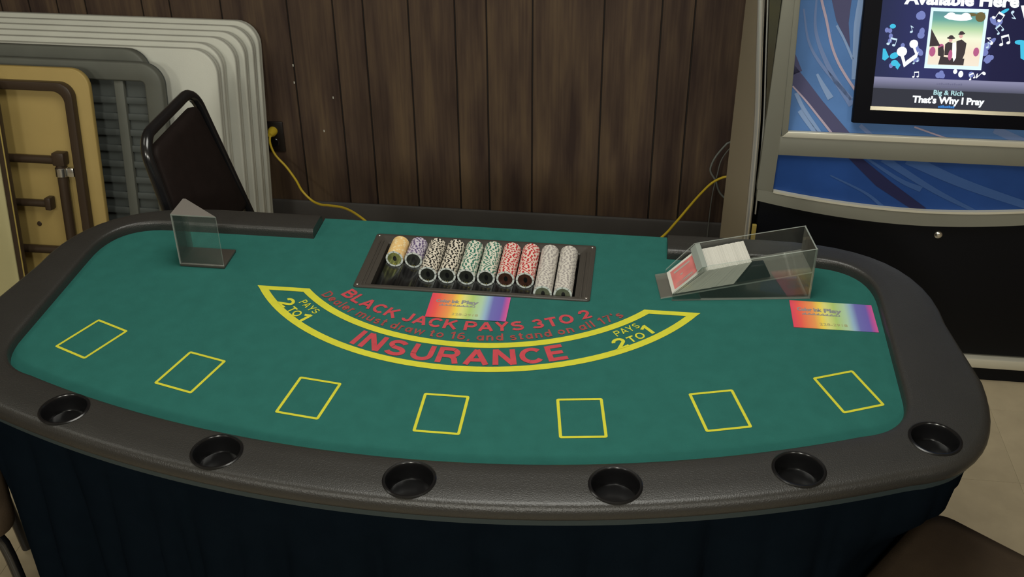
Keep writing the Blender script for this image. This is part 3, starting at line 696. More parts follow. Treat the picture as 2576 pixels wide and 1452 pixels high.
def card(label, b, L, y0, y1, printed):
    c = thing('playing_card', label, 'playing card', toW(*b), SA, None)
    n_ = Vector((-fd.z, 0, fd.x))
    P = [Vector((0, y0, 0)), Vector((0, y1, 0)), Vector((0, y1, 0))+fd*L, Vector((0, y0, 0))+fd*L]
    prism('card_face', P, n_*0.0005, M['card'], c)
    if printed:
        def q(u0, u1, v0, v1, h): return [P[0]+Vector((0, y1-y0, 0))*u+fd*L*v+n_*h for u, v in ((u0, v0), (u1, v0), (u1, v1), (u0, v1))]
        flat('back_print', [q(0.10, 0.90, 0.11, 0.90, 0.0008)], M['card_red'], c)
        flat('back_ornament', [q(0.70, 0.78, 0.22, 0.78, 0.0011)]+[q(0.15+0.05*k, 0.165+0.05*k, 0.2, 0.8, 0.0011) for k in range(3)]+[q(0.21, 0.27, 0.45, 0.75, 0.0011), q(0.46, 0.52, 0.40, 0.48, 0.0011)], M['card_grey'], c)
card('front playing card in the shoe, red patterned back on the front slope', (0.0015, 0, 0.0115), 0.073, 0.0065, 0.088, True)
card('plain edged playing card standing second in the shoe, behind the red backed one', (0.0052, 0, 0.0122), 0.0755, 0.006, 0.0895, False)
wt = prism('card_weight', [toW(x, 0.0065, z) for x, z in ((0.127, 0.0355), (0.150, 0.074), (0.178, 0.077), (0.193, 0.0485))], Vector(toW(0, 0.019, 0))-Vector(toW(0, 0, 0)), M['black_cab'], None, 0.002)
tag(wt, 'black wedge weight behind the white cards inside the shoe', 'card weight')

# ------------------------------------------------------------------ chairs
def rounded_back(hw_t, hw_b, z0, z1, r, n=8, tan_=0.231, yb=-0.215, zref=0.46):
    """outline of a chair back in its reclined plane, going up one side and down the other"""
    pts = []
    def P(x, z): return Vector((x, yb-(z-zref)*tan_, z))
    xt = hw_t
    pts.append(P(-hw_b, z0))
    pts.append(P(-(hw_b+(xt-hw_b)*0.5), (z0+z1-r)/2))
    for k in range(n+1):
        a = R(180-90*k/n); pts.append(P(-xt+r+r*math.cos(a), z1-r+r*math.sin(a)))
    for k in range(n+1):
        a = R(90-90*k/n); pts.append(P(xt-r+r*math.cos(a), z1-r+r*math.sin(a)))
    pts.append(P((hw_b+(xt-hw_b)*0.5), (z0+z1-r)/2)); pts.append(P(hw_b, z0))
    return pts
def make_chair(label, loc, rz, seatm):
    t = thing('banquet_chair', label, 'chair', loc, rz, 'brown stacking chairs around the blackjack table')
    # seat
    bm = bmesh.new(); rr_ = rrect(0.42, 0.42, 0.05, 6); layers = [(0.90, 0.405), (0.985, 0.408), (1.0, 0.425), (0.995, 0.444), (0.96, 0.456), (0.85, 0.461), (0.5, 0.465)]
    rows = [[bm.verts.new((x*s, y*s, z)) for x, y in rr_] for s, z in layers]
    for a, b in zip(rows, rows[1:]):
        for k in range(len(a)): bm.faces.new((a[k], a[(k+1) % len(a)], b[(k+1) % len(a)], b[k]))
    bm.faces.new(rows[-1]); bm.faces.new(list(reversed(rows[0]))); bmesh.ops.recalc_face_normals(bm, faces=bm.faces)
    finish(bm, 'seat', seatm, t, 60)
    # back cushion: a pad with rounded top inside the frame
    pad = rounded_back(0.143, 0.192, 0.50, 0.822, 0.030)
    bm = bmesh.new(); nrm = Vector((0, 0.974, 0.225)); cpt = sum(pad, Vector())/len(pad)
    lay = [(0.97, -0.013), (1.0, -0.009), (1.0, 0.003), (0.98, 0.008), (0.93, 0.012), (0.6, 0.016)]
    rows = [[bm.verts.new(cpt+(p-cpt)*s+nrm*h) for p in pad] for s, h in lay]
    for a, b in zip(rows, rows[1:]):
        for k in range(len(a)): bm.faces.new((a[k], a[(k+1) % len(a)], b[(k+1) % len(a)], b[k]))
    bm.faces.new(rows[-1]); bm.faces.new(list(reversed(rows[0]))); bmesh.ops.recalc_face_normals(bm, faces=bm.faces)
    finish(bm, 'backrest', M['brown_vin'], t, 60)
    fr = rounded_back(0.165, 0.205, 0.43, 0.855, 0.060)
    tube('back_frame', fr, 0.0140, M['black_tube'], t, 10)
    for s in (-1, 1):
        tube('leg', catmull([(s*0.205, -0.209, 0.44), (s*0.207, -0.225, 0.36), (s*0.212, -0.262, 0.15), (s*0.215, -0.285, 0.012)], 4), 0.0115, M['black_tube'], t)
        tube('leg', catmull([(s*0.180, 0.150, 0.402), (s*0.190, 0.175, 0.38), (s*0.197, 0.185, 0.2), (s*0.200, 0.195, 0.012)], 4), 0.0115, M['black_tube'], t)
        tube('seat_rail', [(s*0.195, -0.205, 0.395), (s*0.185, 0.165, 0.395)], 0.010, M['black_tube'], t)
        tube('stretcher', [(s*0.211, -0.255, 0.19), (s*0.1965, 0.186, 0.19)], 0.008, M['black_tube'], t)
    return t
make_chair('dark brown padded chair behind the table, its back turned to the stacked folding tables', (-0.543, 0.664, 0), R(-90), M['brown_vin'])
make_chair('brown seated chair tucked in at the right front corner of the table', (0.938, -0.380, 0), R(53.1), M['seat_vin'])
make_chair('brown chair at the left front corner of the table, only its seat edge showing', (-1.120, -0.278, 0), R(-53.1), M['seat_vin'])

# ------------------------------------------------------------------ folding tables stacked against the wall
LEAN = R(10)
def lean_root(name, label, group, ytop):
    """local x = world x, local z up the leaning panel, local y = thickness (front at 0, back positive)"""
    o = thing(name, label, 'folding table', (0, ytop-0.762*math.sin(LEAN)*1.0, 0.005), 0, group)
    o.rotation_euler = (-LEAN, 0, 0)
    return o
def add_slab(bm, x0, x1, z0, z1, y0, y1, r, bev, mi=0):
    pts = rrect(x1-x0, z1-z0, r, 8, (x0+x1)/2, (z0+z1)/2); n = len(pts); cx, cz = (x0+x1)/2, (z0+z1)/2
    lay = [(y1, bev), (y1-bev*0.3, bev*0.3), (y1-bev, 0), (y0+bev, 0), (y0+bev*0.3, bev*0.3), (y0, bev)]
    rows = []
    for y, ins in lay:
        q = rrect(x1-x0-2*ins, z1-z0-2*ins, r-ins*0.5, 8, cx, cz); rows.append([bm.verts.new((x, y, z)) for x, z in q])
    for a, b in zip(rows, rows[1:]):
        for k in range(n): bm.faces.new((a[k], a[(k+1) % n], b[(k+1) % n], b[k])).material_index = mi
    bm.faces.new(rows[0]); bm.faces.new(list(reversed(rows[-1])))
ordn = ['rearmost, flat against the wall', 'second from the wall', 'third from the wall', 'fourth from the wall', 'fifth from the wall', 'foremost, its smooth top facing the room']
xr = [-0.944, -0.947, -0.956, -0.968, -0.992, -0.990]
for k in range(6):
    o = lean_root('folding_table', 'white plastic folding table on its side, %s of six' % ordn[k], 'white folding tables leaning on the panelled wall', 1.594-0.0515*k)
    x1 = xr[k]; x0 = x1-1.83; zt = 0.780-0.001*k
    bm = bmesh.new(); add_slab(bm, x0, x1, 0.004, zt, 0.0, 0.0203, 0.078, 0.004); bmesh.ops.recalc_face_normals(bm, faces=bm.faces)
    finish(bm, 'tabletop', M['white_tab'], o, 50)
    bm = bmesh.new()
    po, pi2 = rrect(1.83-0.004, zt-0.008, 0.076, 8, (x0+x1)/2, (zt+0.004)/2), rrect(1.83-0.09, zt-0.09, 0.05, 8, (x0+x1)/2, (zt+0.004)/2)
    for (ya, yb) in ((0.0205, 0.0405),):
        n = len(po); A = [bm.verts.new((x, ya, z)) for x, z in po]; B = [bm.verts.new((x, yb, z)) for x, z in po]; C = [bm.verts.new((x, yb, z)) for x, z in pi2]; D = [bm.verts.new((x, ya, z)) for x, z in pi2]
        for i in range(n):
            j = (i+1) % n
            for a, b in ((A, B), (B, C), (C, D), (D, A)): bm.faces.new((a[i], a[j], b[j], b[i]))
    bmesh.ops.recalc_face_normals(bm, faces=bm.faces); bevel_all(bm, 0.004, 2, 50)
    finish(bm, 'rim', M['white_tab'], o, 50)
def ring_frame(name, x0, x1, z0, z1, r, wd, y0, y1, m, parent, bev=0.003, ri=None):
    po = rrect(x1-x0, z1-z0, r, 8, (x0+x1)/2, (z0+z1)/2); pi2 = rrect(x1-x0-2*wd, z1-z0-2*wd, ri or max(0.01, r-wd), 8, (x0+x1)/2, (z0+z1)/2); n = len(po); bm = bmesh.new()
    A, B, C, D = [[bm.verts.new((x, y, z)) for x, z in p] for p, y in ((po, y1), (po, y0), (pi2, y0), (pi2, y1))]
    for i in range(n):
        j = (i+1) % n
        for a, b in ((A, B), (B, C), (C, D), (D, A)): bm.faces.new((a[i], a[j], b[j], b[i]))
    bmesh.ops.recalc_face_normals(bm, faces=bm.faces)
    if bev: bevel_all(bm, bev, 2, 50)
    return finish(bm, name, m, parent, 50)
def grey_table(label, ytop, x1, zt, ribs):
    o = lean_root('folding_table', label, 'grey folding tables leaning in front of the white ones', ytop); x0 = x1-1.83
    bm = bmesh.new(); add_slab(bm, x0+0.004, x1-0.004, 0.008, zt-0.004, 0.030, 0.045, 0.066, 0.004); bmesh.ops.recalc_face_normals(bm, faces=bm.faces)
    finish(bm, 'tabletop', M['grey_pan'], o, 50)
    ring_frame('rim', x0, x1, 0.004, zt, 0.070, 0.056, 0.0, 0.0298, M['grey_tab'], o, 0.006, 0.012)
    if ribs:
        box('crossbar', (x1-0.62, x1-0.038, 0.004, 0.0296, 0.712, 0.726), M['grey_tab'], o, 0.003)
        for xx in (0.127, 0.42, 0.71, 1.0): box('rib', (x1-xx-0.030, x1-xx, 0.010, 0.0296, 0.065, 0.708), M['grey_tab'], o, 0.003)
        for k in range(12): box('rib', (x1-1.2, x1-0.058, 0.020, 0.0296, 0.645-0.0505*k-0.011, 0.645-0.0505*k+0.011), M['grey_pan'], o, 0.004)
    return o
grey_table('grey plastic folding table, the rear one of two between the white and the tan tables', 1.283, -1.190, 0.787, False)
grey_table('grey plastic folding table in front, ribbed underside facing the room', 1.232, -1.124, 0.765, True)
# tan table: underside out, brown frame and folded legs
o = lean_root('folding_table', 'tan folding table with dark brown frame and folded legs facing out', None, 1.130); x1 = -1.308; x0 = x1-1.83
bm = bmesh.new(); add_slab(bm, x0, x1, 0.004, 0.777, 0.010, 0.030, 0.055, 0.003); bmesh.ops.recalc_face_normals(bm, faces=bm.faces)
finish(bm, 'tabletop', M['tan_tab'], o, 50)
ring_frame('apron_frame', x0+0.042, x1-0.042, 0.045, 0.739, 0.045, 0.026, -0.018, 0.0098, M['brown_met'], o, 0.003, 0.035)
tube('leg_tube', [(x1-0.112, -0.008, 0.52), (x1-0.112, -0.008, 0.06)], 0.0155, M['brown_met'], o, 12)
tube('leg_bar', [(x1-0.100, -0.008, 0.502), (x1-0.70, -0.008, 0.502)], 0.013, M['brown_met'], o, 12)
box('leg_cap', (x1-0.130, x1-0.092, -0.026, 0.009, 0.488, 0.528), M['brown_met'], o, 0.004)
lathe('locking_ring', [(0.0175, 0.0), (0.0195, 0.002), (0.0195, 0.026), (0.0175, 0.028)], M['steel'], o, (x1-0.112, -0.008, 0.452), 20)
box('locking_tab', (x1-0.094, x1-0.072, -0.014, 0.004, 0.452, 0.480), M['steel'], o, 0.003)
tube('brace', [(x1-0.165, -0.008, 0.362), (x1-0.65, -0.008, 0.362)], 0.0115, M['brown_met'], o, 12)
box('brace_cap', (x1-0.176, x1-0.156, -0.024, 0.008, 0.344, 0.384), M['brown_met'], o, 0.004)
tube('leg_bar', [(x1-0.115, -0.008, 0.211), (x1-0.70, -0.008, 0.211)], 0.013, M['brown_met'], o, 12)
lathe('screw', [(0.0, 0.004), (0.006, 0.003), (0.008, 0.0)], M['brown_met'], o, (0, 0, 0), 14).matrix_local = Matrix.Translation((x1-0.222, 0.0098, 0.288)) @ Matrix.Rotation(R(90), 4, 'X')
# cream table, nearest on the left
o = lean_root('folding_table', 'cream laminate folding table with brown edge, nearest the room at far left', None, 1.040); x1 = -1.545; x0 = x1-1.83
bm = bmesh.new(); add_slab(bm, x0+0.022, x1-0.022, 0.026, 0.752, -0.0005, 0.022, 0.03, 0.002); bmesh.ops.recalc_face_normals(bm, faces=bm.faces)
finish(bm, 'tabletop', M['cream'], o, 50)
ring_frame('edge_band', x0, x1, 0.004, 0.774, 0.045, 0.0218, 0.002, 0.022, M['brown_met'], o, 0.003, 0.03)
tube('edge_highlight', [(x, 0.001, z) for x, z in rrect(1.826, 0.766, 0.043, 8, (x0+x1)/2, 0.389)], 0.0022, M['glint_y'], o, 6, True)  # thin bead modelled in place of the bright highlight along the edge

# ------------------------------------------------------------------ outlet and cords
ot = thing('wall_outlet', 'dark brown outlet plate on the panelled wall with a yellow plug in it', 'outlet', (-0.951, WY-0.0005, 0.352))
box('plate', (-0.036, 0.036, -0.006, 0.0, -0.056, 0.056), M['outlet'], ot, 0.002)
for z in (0.022, -0.022):
    lathe('receptacle', [(0.0, 0.002), (0.014, 0.002), (0.016, 0.0)], M['plastic'], ot, (0, 0, 0), 24).matrix_local = Matrix.Translation((0, -0.006, z)) @ Matrix.Rotation(R(90), 4, 'X')
ec = thing('extension_cord', 'yellow extension cord running from the wall outlet past the table back to the jukebox', 'cord', (-0.951, 1.6, 0.375))
def rel(pts, o): return [Vector(p)-Vector(o) for p in pts]
cpts = [(-0.951, 1.612, 0.374), (-0.951, 1.600, 0.372), (-0.952, 1.592, 0.345), (-0.937, 1.586, 0.306), (-0.897, 1.57, 0.270), (-0.858, 1.54, 0.237), (-0.826, 1.50, 0.217), (-0.788, 1.48, 0.192), (-0.745, 1.44, 0.200), (-0.701, 1.40, 0.220), (-0.626, 1.33, 0.250), (-0.538, 1.22, 0.275), (-0.42, 1.10, 0.26), (-0.2, 1.05, 0.2), (0.1, 1.08, 0.17), (0.30, 1.15, 0.215), (0.395, 1.25, 0.254), (0.438, 1.35, 0.254), (0.514, 1.50, 0.280), (0.565, 1.56, 0.304), (0.62, 1.57, 0.312), (0.70, 1.50, 0.28)]
tube('cable', catmull(rel(cpts, ec.location), 8), 0.0042, M['cord'], ec, 8)
lathe('plug', [(0.0, 0.036), (0.008, 0.036), (0.010, 0.030), (0.0155, 0.016), (0.0165, 0.004), (0.0165, 0.0), (0.0, 0.0)], M['cord'], ec, (0, 0, 0), 20).matrix_local = Matrix.Translation((0, 0.0325, -0.001)) @ Matrix.Rotation(R(90), 4, 'X')
tag(tube('signal_cable', catmull([(0.66, 1.575, 0.47), (0.60, 1.60, 0.425), (0.588, 1.6, 0.415), (0.562, 1.6, 0.375), (0.549, 1.6, 0.340), (0.549, 1.6, 0.315), (0.568, 1.6, 0.284), (0.592, 1.6, 0.233), (0.66, 1.58, 0.19)], 8), 0.0034, M['cord2'], None, 8), 'thin grey cable looping out from behind the jukebox against the wall', 'cable')
tag(tube('thin_wire', catmull([(0.64, 1.592, 0.46), (0.586, 1.61, 0.37), (0.572, 1.612, 0.30), (0.562, 1.614, 0.20), (0.560, 1.61, 0.012)], 8), 0.0018, M['cord2'], None, 6), 'thin dark wire hanging straight down the wall beside the jukebox', 'wire')

# ------------------------------------------------------------------ jukebox
jb = thing('jukebox', 'tall silver jukebox with blue swirl panels and a lit screen', 'jukebox', (1.07, 1.1, 0))
JX, JY = 1.07, 1.1
def J(x, y, z): return (x-JX, y-JY, z)
def jbox(name, x0, x1, y0, y1, z0, z1, m, bev=0.0): return box(name, (x0-JX, x1-JX, y0-JY, y1-JY, z0, z1), m, jb, bev)
CHR_ = [(0.557, 1.55), (0.568, 1.20), (0.580, 1.093), (0.594, 0.93), (0.606, 0.793), (0.612, 0.662), (0.617, 0.445), (0.619, 0.05)]
def mirror(x): return 2*JX-x
jbox('cabinet', 0.632, mirror(0.632), 0.985, 1.30, 0.05, 0.735, M['black_cab'])
jbox('upper_cabinet', 0.632, mirror(0.632), 1.245, 1.30, 0.735, 1.52, M['black_cab'])
jbox('front_door', 0.640, mirror(0.640), 0.962, 0.985, 0.09, 0.56, M['black_cab'], 0.004)
for s in (0, 1):
    fx = (lambda x: x) if s == 0 else mirror
    C = catmull([(x, z, 0) for x, z in CHR_], 5); bm = bmesh.new(); rows = []
    for p in C: rows.append([bm.verts.new(J(fx(x), y, p.y)) for x, y in ((0.575, 1.30), (p.x-0.004, 0.975), (p.x+0.010, 0.975), (0.63, 1.30))])
    for a, b in zip(rows, rows[1:]):
        for k in range(4): bm.faces.new((a[k], a[(k+1) % 4], b[(k+1) % 4], b[k]))
    bm.faces.new(rows[0]); bm.faces.new(list(reversed(rows[-1]))); bmesh.ops.recalc_face_normals(bm, faces=bm.faces)
    finish(bm, 'side_panel', M['taupe'], jb, 40)
    tube('chrome_trim', [J(fx(p.x), 0.962, p.y) for p in C], 0.0078, M['chrome'], jb, 12)
    tube('chrome_trim', [J(fx(p.x+0.0175), 0.968, p.y) for p in C if p.y > 0.5], 0.0022, M['chrome'], jb, 8)
    bm = bmesh.new(); rows = []
    for p in C:
        if p.y < 0.55: continue
        rows.append([bm.verts.new(J(fx(x), y, p.y)) for x, y in ((p.x+0.021, 0.958), (max(p.x+0.023, 0.628), 0.953), (max(p.x+0.023, 0.632), 0.985), (p.x+0.021, 0.985))])
    for a, b in zip(rows, rows[1:]):
        for k in range(4): bm.faces.new((a[k], a[(k+1) % 4], b[(k+1) % 4], b[k]))
    bm.faces.new(rows[0]); bm.faces.new(list(reversed(rows[-1]))); bmesh.ops.recalc_face_normals(bm, faces=bm.faces)
    finish(bm, 'smoked_column', M['smoke'], jb, 40)
    jbox('column_reflection', min(fx(0.628), fx(0.640)), max(fx(0.628), fx(0.640)), 0.952, 0.962, 0.375, 0.475, M['glint_y'], 0.002)  # yellow strip painted for a reflection in the dark column
# silver front bezel with two window openings (smile-shaped lower edge)
def smile(x, zmid, rise):
    t = (x-JX)/0.44; return zmid+rise*abs(t)**1.9
def strip(name, xs, zlo, zhi, y0, y1, m, bev=0.0):
    bm = bmesh.new(); rows = []
    for x in xs: rows.append([bm.verts.new(J(x, y, z)) for y, z in ((y0, zlo(x)), (y0, zhi(x)), (y1, zhi(x)), (y1, zlo(x)))])
    for a, b in zip(rows, rows[1:]):
        for k in range(4): bm.faces.new((a[k], a[(k+1) % 4], b[(k+1) % 4], b[k]))
    bm.faces.new(rows[0]); bm.faces.new(list(reversed(rows[-1]))); bmesh.ops.recalc_face_normals(bm, faces=bm.faces)
    if bev: bevel_all(bm, bev, 2, 50)
    return finish(bm, name, m, jb, 50)
XS = [0.629+(1.511-0.629)*k/28 for k in range(29)]
low = lambda x: smile(x, 0.5045, 0.050); lowin = lambda x: smile(x, 0.5445, 0.044)
bezY0, bezY1 = 0.9445, 0.984
strip('lower_bezel', XS, low, lowin, bezY0, bezY1, M['silver'])
xin = [0.670+(1.470-0.670)*k/24 for k in range(25)]
strip('lower_bezel_lip', xin, lambda x: lowin(x)-0.001, lambda x: lowin(x)+0.0055, bezY0-0.002, bezY0+0.01, M['silver_hi'])
for s in (0, 1):
    fx = (lambda x: x) if s == 0 else mirror
    pts = [(0.6265, lowin(0.629)-0.002), (0.6690, lowin(0.669)-0.002), (0.6705, 0.742), (0.6705, 1.52), (0.633, 1.52)]
    prism('side_bezel', [J(fx(x), bezY0, z) for x, z in pts], (0, bezY1-bezY0, 0), M['silver'], jb, 0.002)
    pts = [(0.671, 0.743), (0.6865, 0.7575), (0.672, 1.10), (0.662, 1.52), (0.650, 1.52), (0.6585, 1.10)]
    prism('window_bead', [J(fx(x), bezY0-0.003, z) for x, z in pts], (0, 0.003, 0), M['silver'], jb, 0.0012)
jbox('middle_bezel', 0.6692, mirror(0.6692), bezY0, bezY1-0.02, 0.690, 0.743, M['silver'], 0.002)
prism('middle_bezel_lip', [J(0.672, bezY0-0.0035, 0.7425), J(mirror(0.672), bezY0-0.0035, 0.7425), J(mirror(0.6865), bezY0-0.0035, 0.7585), J(0.6865, bezY0-0.0035, 0.7585)], (0, 0.012, 0), M['silver_hi'], jb, 0.002)
strip('lower_graphic', [0.6685+(1.4715-0.6685)*k/24 for k in range(25)], lambda x: lowin(x)-0.004, lambda x: 0.694, 0.955, 0.966, M['blue_lo'])
# tilted upper panel and monitor
TL = R(20); SN, CS = math.sin(TL), math.cos(TL)
def UP(x, s, h=0.0): return J(x, 0.958+s*SN-h*CS, 0.74+s*CS+h*SN)
def MN(x, s, h=0.0): return J(x, 0.940+s*SN-h*CS, 0.76+s*CS+h*SN)
def tbox(name, fn, x0, x1, s0, s1, h0, h1, m, bev=0.0):
    bm = bmesh.new(); v = [bm.verts.new(fn(x, s, h)) for x in (x0, x1) for s in (s0, s1) for h in (h0, h1)]
    for f in ((0, 1, 3, 2), (4, 6, 7, 5), (0, 4, 5, 1), (2, 3, 7, 6), (0, 2, 6, 4), (1, 5, 7, 3)): bm.faces.new([v[i] for i in f])
    bmesh.ops.recalc_face_normals(bm, faces=bm.faces)
    if bev: bevel_all(bm, bev, 2)
    return finish(bm, name, m, jb, 40 if bev else None)
tbox('upper_graphic', UP, 0.640, mirror(0.640), 0.004, 0.78, -0.006, 0.0, M['blue_hi'])
def flatS(name, polys, m, parent):
    """one object per connected printed streak"""
    runs = []
    for p in polys:
        if runs and any((Vector(p[0])-Vector(v)).length < 1e-5 or (Vector(p[1])-Vector(v)).length < 1e-5 for v in runs[-1][-1]): runs[-1].append(p)
        else: runs.append([p])
    for r_ in runs: flat(name, r_, m, parent)
UF = lambda h: (lambda x, s: UP(x, s, h))
def UPoly(pts, h): return [UP(x, s, h) for x, s in pts]
flatS('swirl_dark_band', [UPoly([(0.688, 0.182), (0.724, 0.143), (0.728, 0.09), (0.69, 0.127)], 0.001), UPoly([(0.724, 0.143), (0.769, 0.092), (0.761, 0.054), (0.728, 0.09)], 0.001), UPoly([(0.769, 0.092), (0.846, 0.013), (0.799, 0.014), (0.761, 0.054)], 0.001), UPoly([(0.762, 0.36), (0.783, 0.294), (0.824, 0.227), (0.814, 0.289), (0.816, 0.36)], 0.001)]+ribbon([(0.64, 0.24), (0.66, 0.21), (0.688, 0.155)], 0.05, UF(0.001)), M['sw_dark'], jb)  # dark purple bands of the printed swirl
flatS('swirl_light', ribbon([(0.842, 0.37), (0.835, 0.29), (0.837, 0.227), (0.840, 0.15)], (0.018, 0.010), UF(0.0014))+ribbon([(0.700, 0.110), (0.722, 0.072), (0.770, 0.010)], 0.010, UF(0.0014))+ribbon([(0.785, 0.282), (0.805, 0.252), (0.833, 0.200)], 0.006, UF(0.0014))+ribbon([(0.713, 0.066), (0.733, 0.041), (0.760, 0.010)], 0.012, UF(0.0014))+ribbon([(0.748, 0.160), (0.765, 0.133), (0.788, 0.100)], (0.006, 0.016), UF(0.0014)), M['sw_light'], jb)
flatS('swirl_soft', ribbon([(0.729, 0.36), (0.735, 0.266), (0.778, 0.174), (0.842, 0.085)], (0.004, 0.016), UF(0.0010))+ribbon([(0.70, 0.32), (0.72, 0.24), (0.76, 0.18), (0.84, 0.10)], (0.004, 0.010), UF(0.0010))+ribbon([(0.868, 0.035), (0.90, 0.010)], 0.010, UF(0.001))+ribbon([(1.20, 0.04), (1.30, 0.0)], 0.02, UF(0.001)), M['sw_mid'], jb)
flatS('swirl_pink_line', ribbon([(0.735, 0.38), (0.742, 0.343), (0.758, 0.296), (0.776, 0.237), (0.796, 0.194), (0.82, 0.158), (0.848, 0.122)], 0.0065, UF(0.0018))+ribbon([(0.690, 0.127), (0.726, 0.092), (0.760, 0.055), (0.799, 0.012)], (0.004, 0.006), UF(0.0018))+ribbon([(1.003, 0.037), (1.048, 0.023), (1.093, 0.010)], 0.004, UF(0.0018)), M['sw_pink'], jb)  # pinkish lines of the printed swirl
LF = lambda h: (lambda x, z: J(x, 0.955-h, z))
flat('lower_swirl_dark_band', [[LF(0.001)(*p) for p in q] for q in ([(0.849, 0.688), (0.885, 0.688), (0.971, 0.623), (0.933, 0.611)], [(0.933, 0.611), (0.971, 0.623), (1.073, 0.552), (1.033, 0.549)])], M['lo_dark'], jb)  # dark band printed on the lower panel
flatS('lower_swirl_light', ribbon([(0.894, 0.690), (0.992, 0.63), (1.049, 0.607)], (0.006, 0.016), LF(0.001))+ribbon([(0.938, 0.690), (1.086, 0.604), (1.213, 0.544)], (0.020, 0.008), LF(0.001))+ribbon([(0.812, 0.635), (0.909, 0.589), (0.961, 0.55)], (0.004, 0.010), LF(0.001))+ribbon([(1.0, 0.692), (1.15, 0.63), (1.34, 0.57)], (0.03, 0.02), LF(0.0008)), M['lo_mid'], jb)
mon = tbox('monitor', MN, 0.842, mirror(0.842), 0.030, 0.60, -0.012, 0.012, M['mon'], 0.003)
mon.name = 'monitor'
def mchild(name, polys, m):
    bm = bmesh.new()
    for p in polys: bm.faces.new([bm.verts.new(q) for q in p])
    return finish(bm, name, m, mon)
def mpieces(name, groups, m):
    """each drifting mark of the screen picture a piece of its own"""
    for g in groups: mchild(name, g if isinstance(g[0], list) else [g], m)
def em(name, c, s=1.0): return mat(name, c, 0.5, emit=s)
NAVY = ramp_mat('screen_night_blue', 0, -0.186, 0.186, [(0.0, (0.022, 0.028, 0.080)), (0.3, (0.030, 0.034, 0.13)), (0.55, (0.028, 0.030, 0.13)), (0.75, (0.014, 0.014, 0.055)), (1.0, (0.012, 0.012, 0.05))], 1.0)
def quad(x0, x1, s0, s1, h): return [MN(x0, s0, h), MN(x1, s0, h), MN(x1, s1, h), MN(x0, s1, h)]
mchild('screen', [quad(0.884, 1.256, 0.147, 0.57, 0.0124)], NAVY)
mchild('screen_bar', [quad(0.884, 1.256, 0.119, 0.147, 0.0124)], ramp_mat('screen_grey_bar', 2, 0.76+0.119*CS, 0.76+0.147*CS, [(0.0, (0.055, 0.06, 0.085)), (1.0, (0.26, 0.26, 0.40))], 1.0))
mchild('screen_footer', [quad(0.884, 1.256, 0.074, 0.119, 0.0124)], em('screen_dark_grey', (0.034, 0.036, 0.05)))
mchild('screen_edge', [quad(0.882, 1.258, 0.064, 0.0736, 0.0126)], mat('screen_lower_edge', (0.30, 0.27, 0.20), 0.25, 0.5))
WHT = em('screen_white', (0.92, 0.97, 1.0), 1.15); PALE = em('screen_pale_blue', (0.62, 0.82, 0.95), 1.0); CYAN = em('screen_cyan', (0.06, 0.55, 0.80), 1.0); HAZE = em('screen_soft_blue', (0.20, 0.24, 0.55), 1.0); BLUE = em('screen_link_blue', (0.04, 0.22, 0.62), 1.0)
def mtext(name, s, x0, x1, s0, cap, m, bold=0.03):
    bm = bmesh.new(); add_text(bm, s, lambda u, v: MN(x0+(x1-x0)*u, s0+cap*v, 0.0140), bold, 1.0); return finish(bm, name, m, mon)
mtext('screen_heading', 'Available Here', 0.936, 1.208, 0.3265, 0.030, WHT, 0.045)
mtext('screen_artist', 'Big & Rich', 1.031, 1.103, 0.1085, 0.0118, em('screen_mint', (0.45, 0.72, 0.75)), 0.03)
mtext('screen_title', "That's Why I Pray", 0.982, 1.156, 0.0875, 0.0165, WHT, 0.045)
mchild('screen_small_print', [quad(1.036+0.0052*k, 1.040+0.0052*k, 0.133, 0.136+0.001*(k % 3), 0.0140) for k in range(12)]+[quad(1.047+0.0052*k, 1.051+0.0052*k, 0.126, 0.129+0.001*(k % 2), 0.0140) for k in range(8)], em('screen_dim_print', (0.16, 0.16, 0.26)))
mchild('screen_link', [quad(1.046+0.005*k, 1.0503+0.005*k, 0.0765, 0.081+0.001*(k % 3), 0.0140) for k in range(8)], BLUE)
# cover picture: a generic stand-in
mchild('cover_border', [quad(1.0015, 1.1385, 0.1725, 0.319, 0.0134)], em('cover_white_border', (0.72, 0.90, 0.98), 1.1))
mchild('cover_picture', [quad(1.008, 1.131, 0.1815, 0.3105, 0.0137)], ramp_mat('cover_gradient', 2, 0.76+0.1815*CS, 0.76+0.3105*CS, [(0.0, (0.95, 0.85, 0.70)), (0.30, (0.95, 0.80, 0.62)), (0.55, (0.95, 0.97, 0.72)), (0.72, (0.50, 0.72, 0.42)), (0.88, (0.16, 0.42, 0.36)), (1.0, (0.13, 0.32, 0.34))], 1.0))
def ell(x, s, rx, rs, h, rot=0, n=14):
    out = []
    for k in range(n):
        a = 2*PI*k/n; u, v = rx*math.cos(a), rs*math.sin(a); out.append(MN(x+u*math.cos(rot)-v*math.sin(rot), s+u*math.sin(rot)+v*math.cos(rot), h))
    return out
def mq(*pts): return [MN(x, q, 0.0142) for x, q in pts]
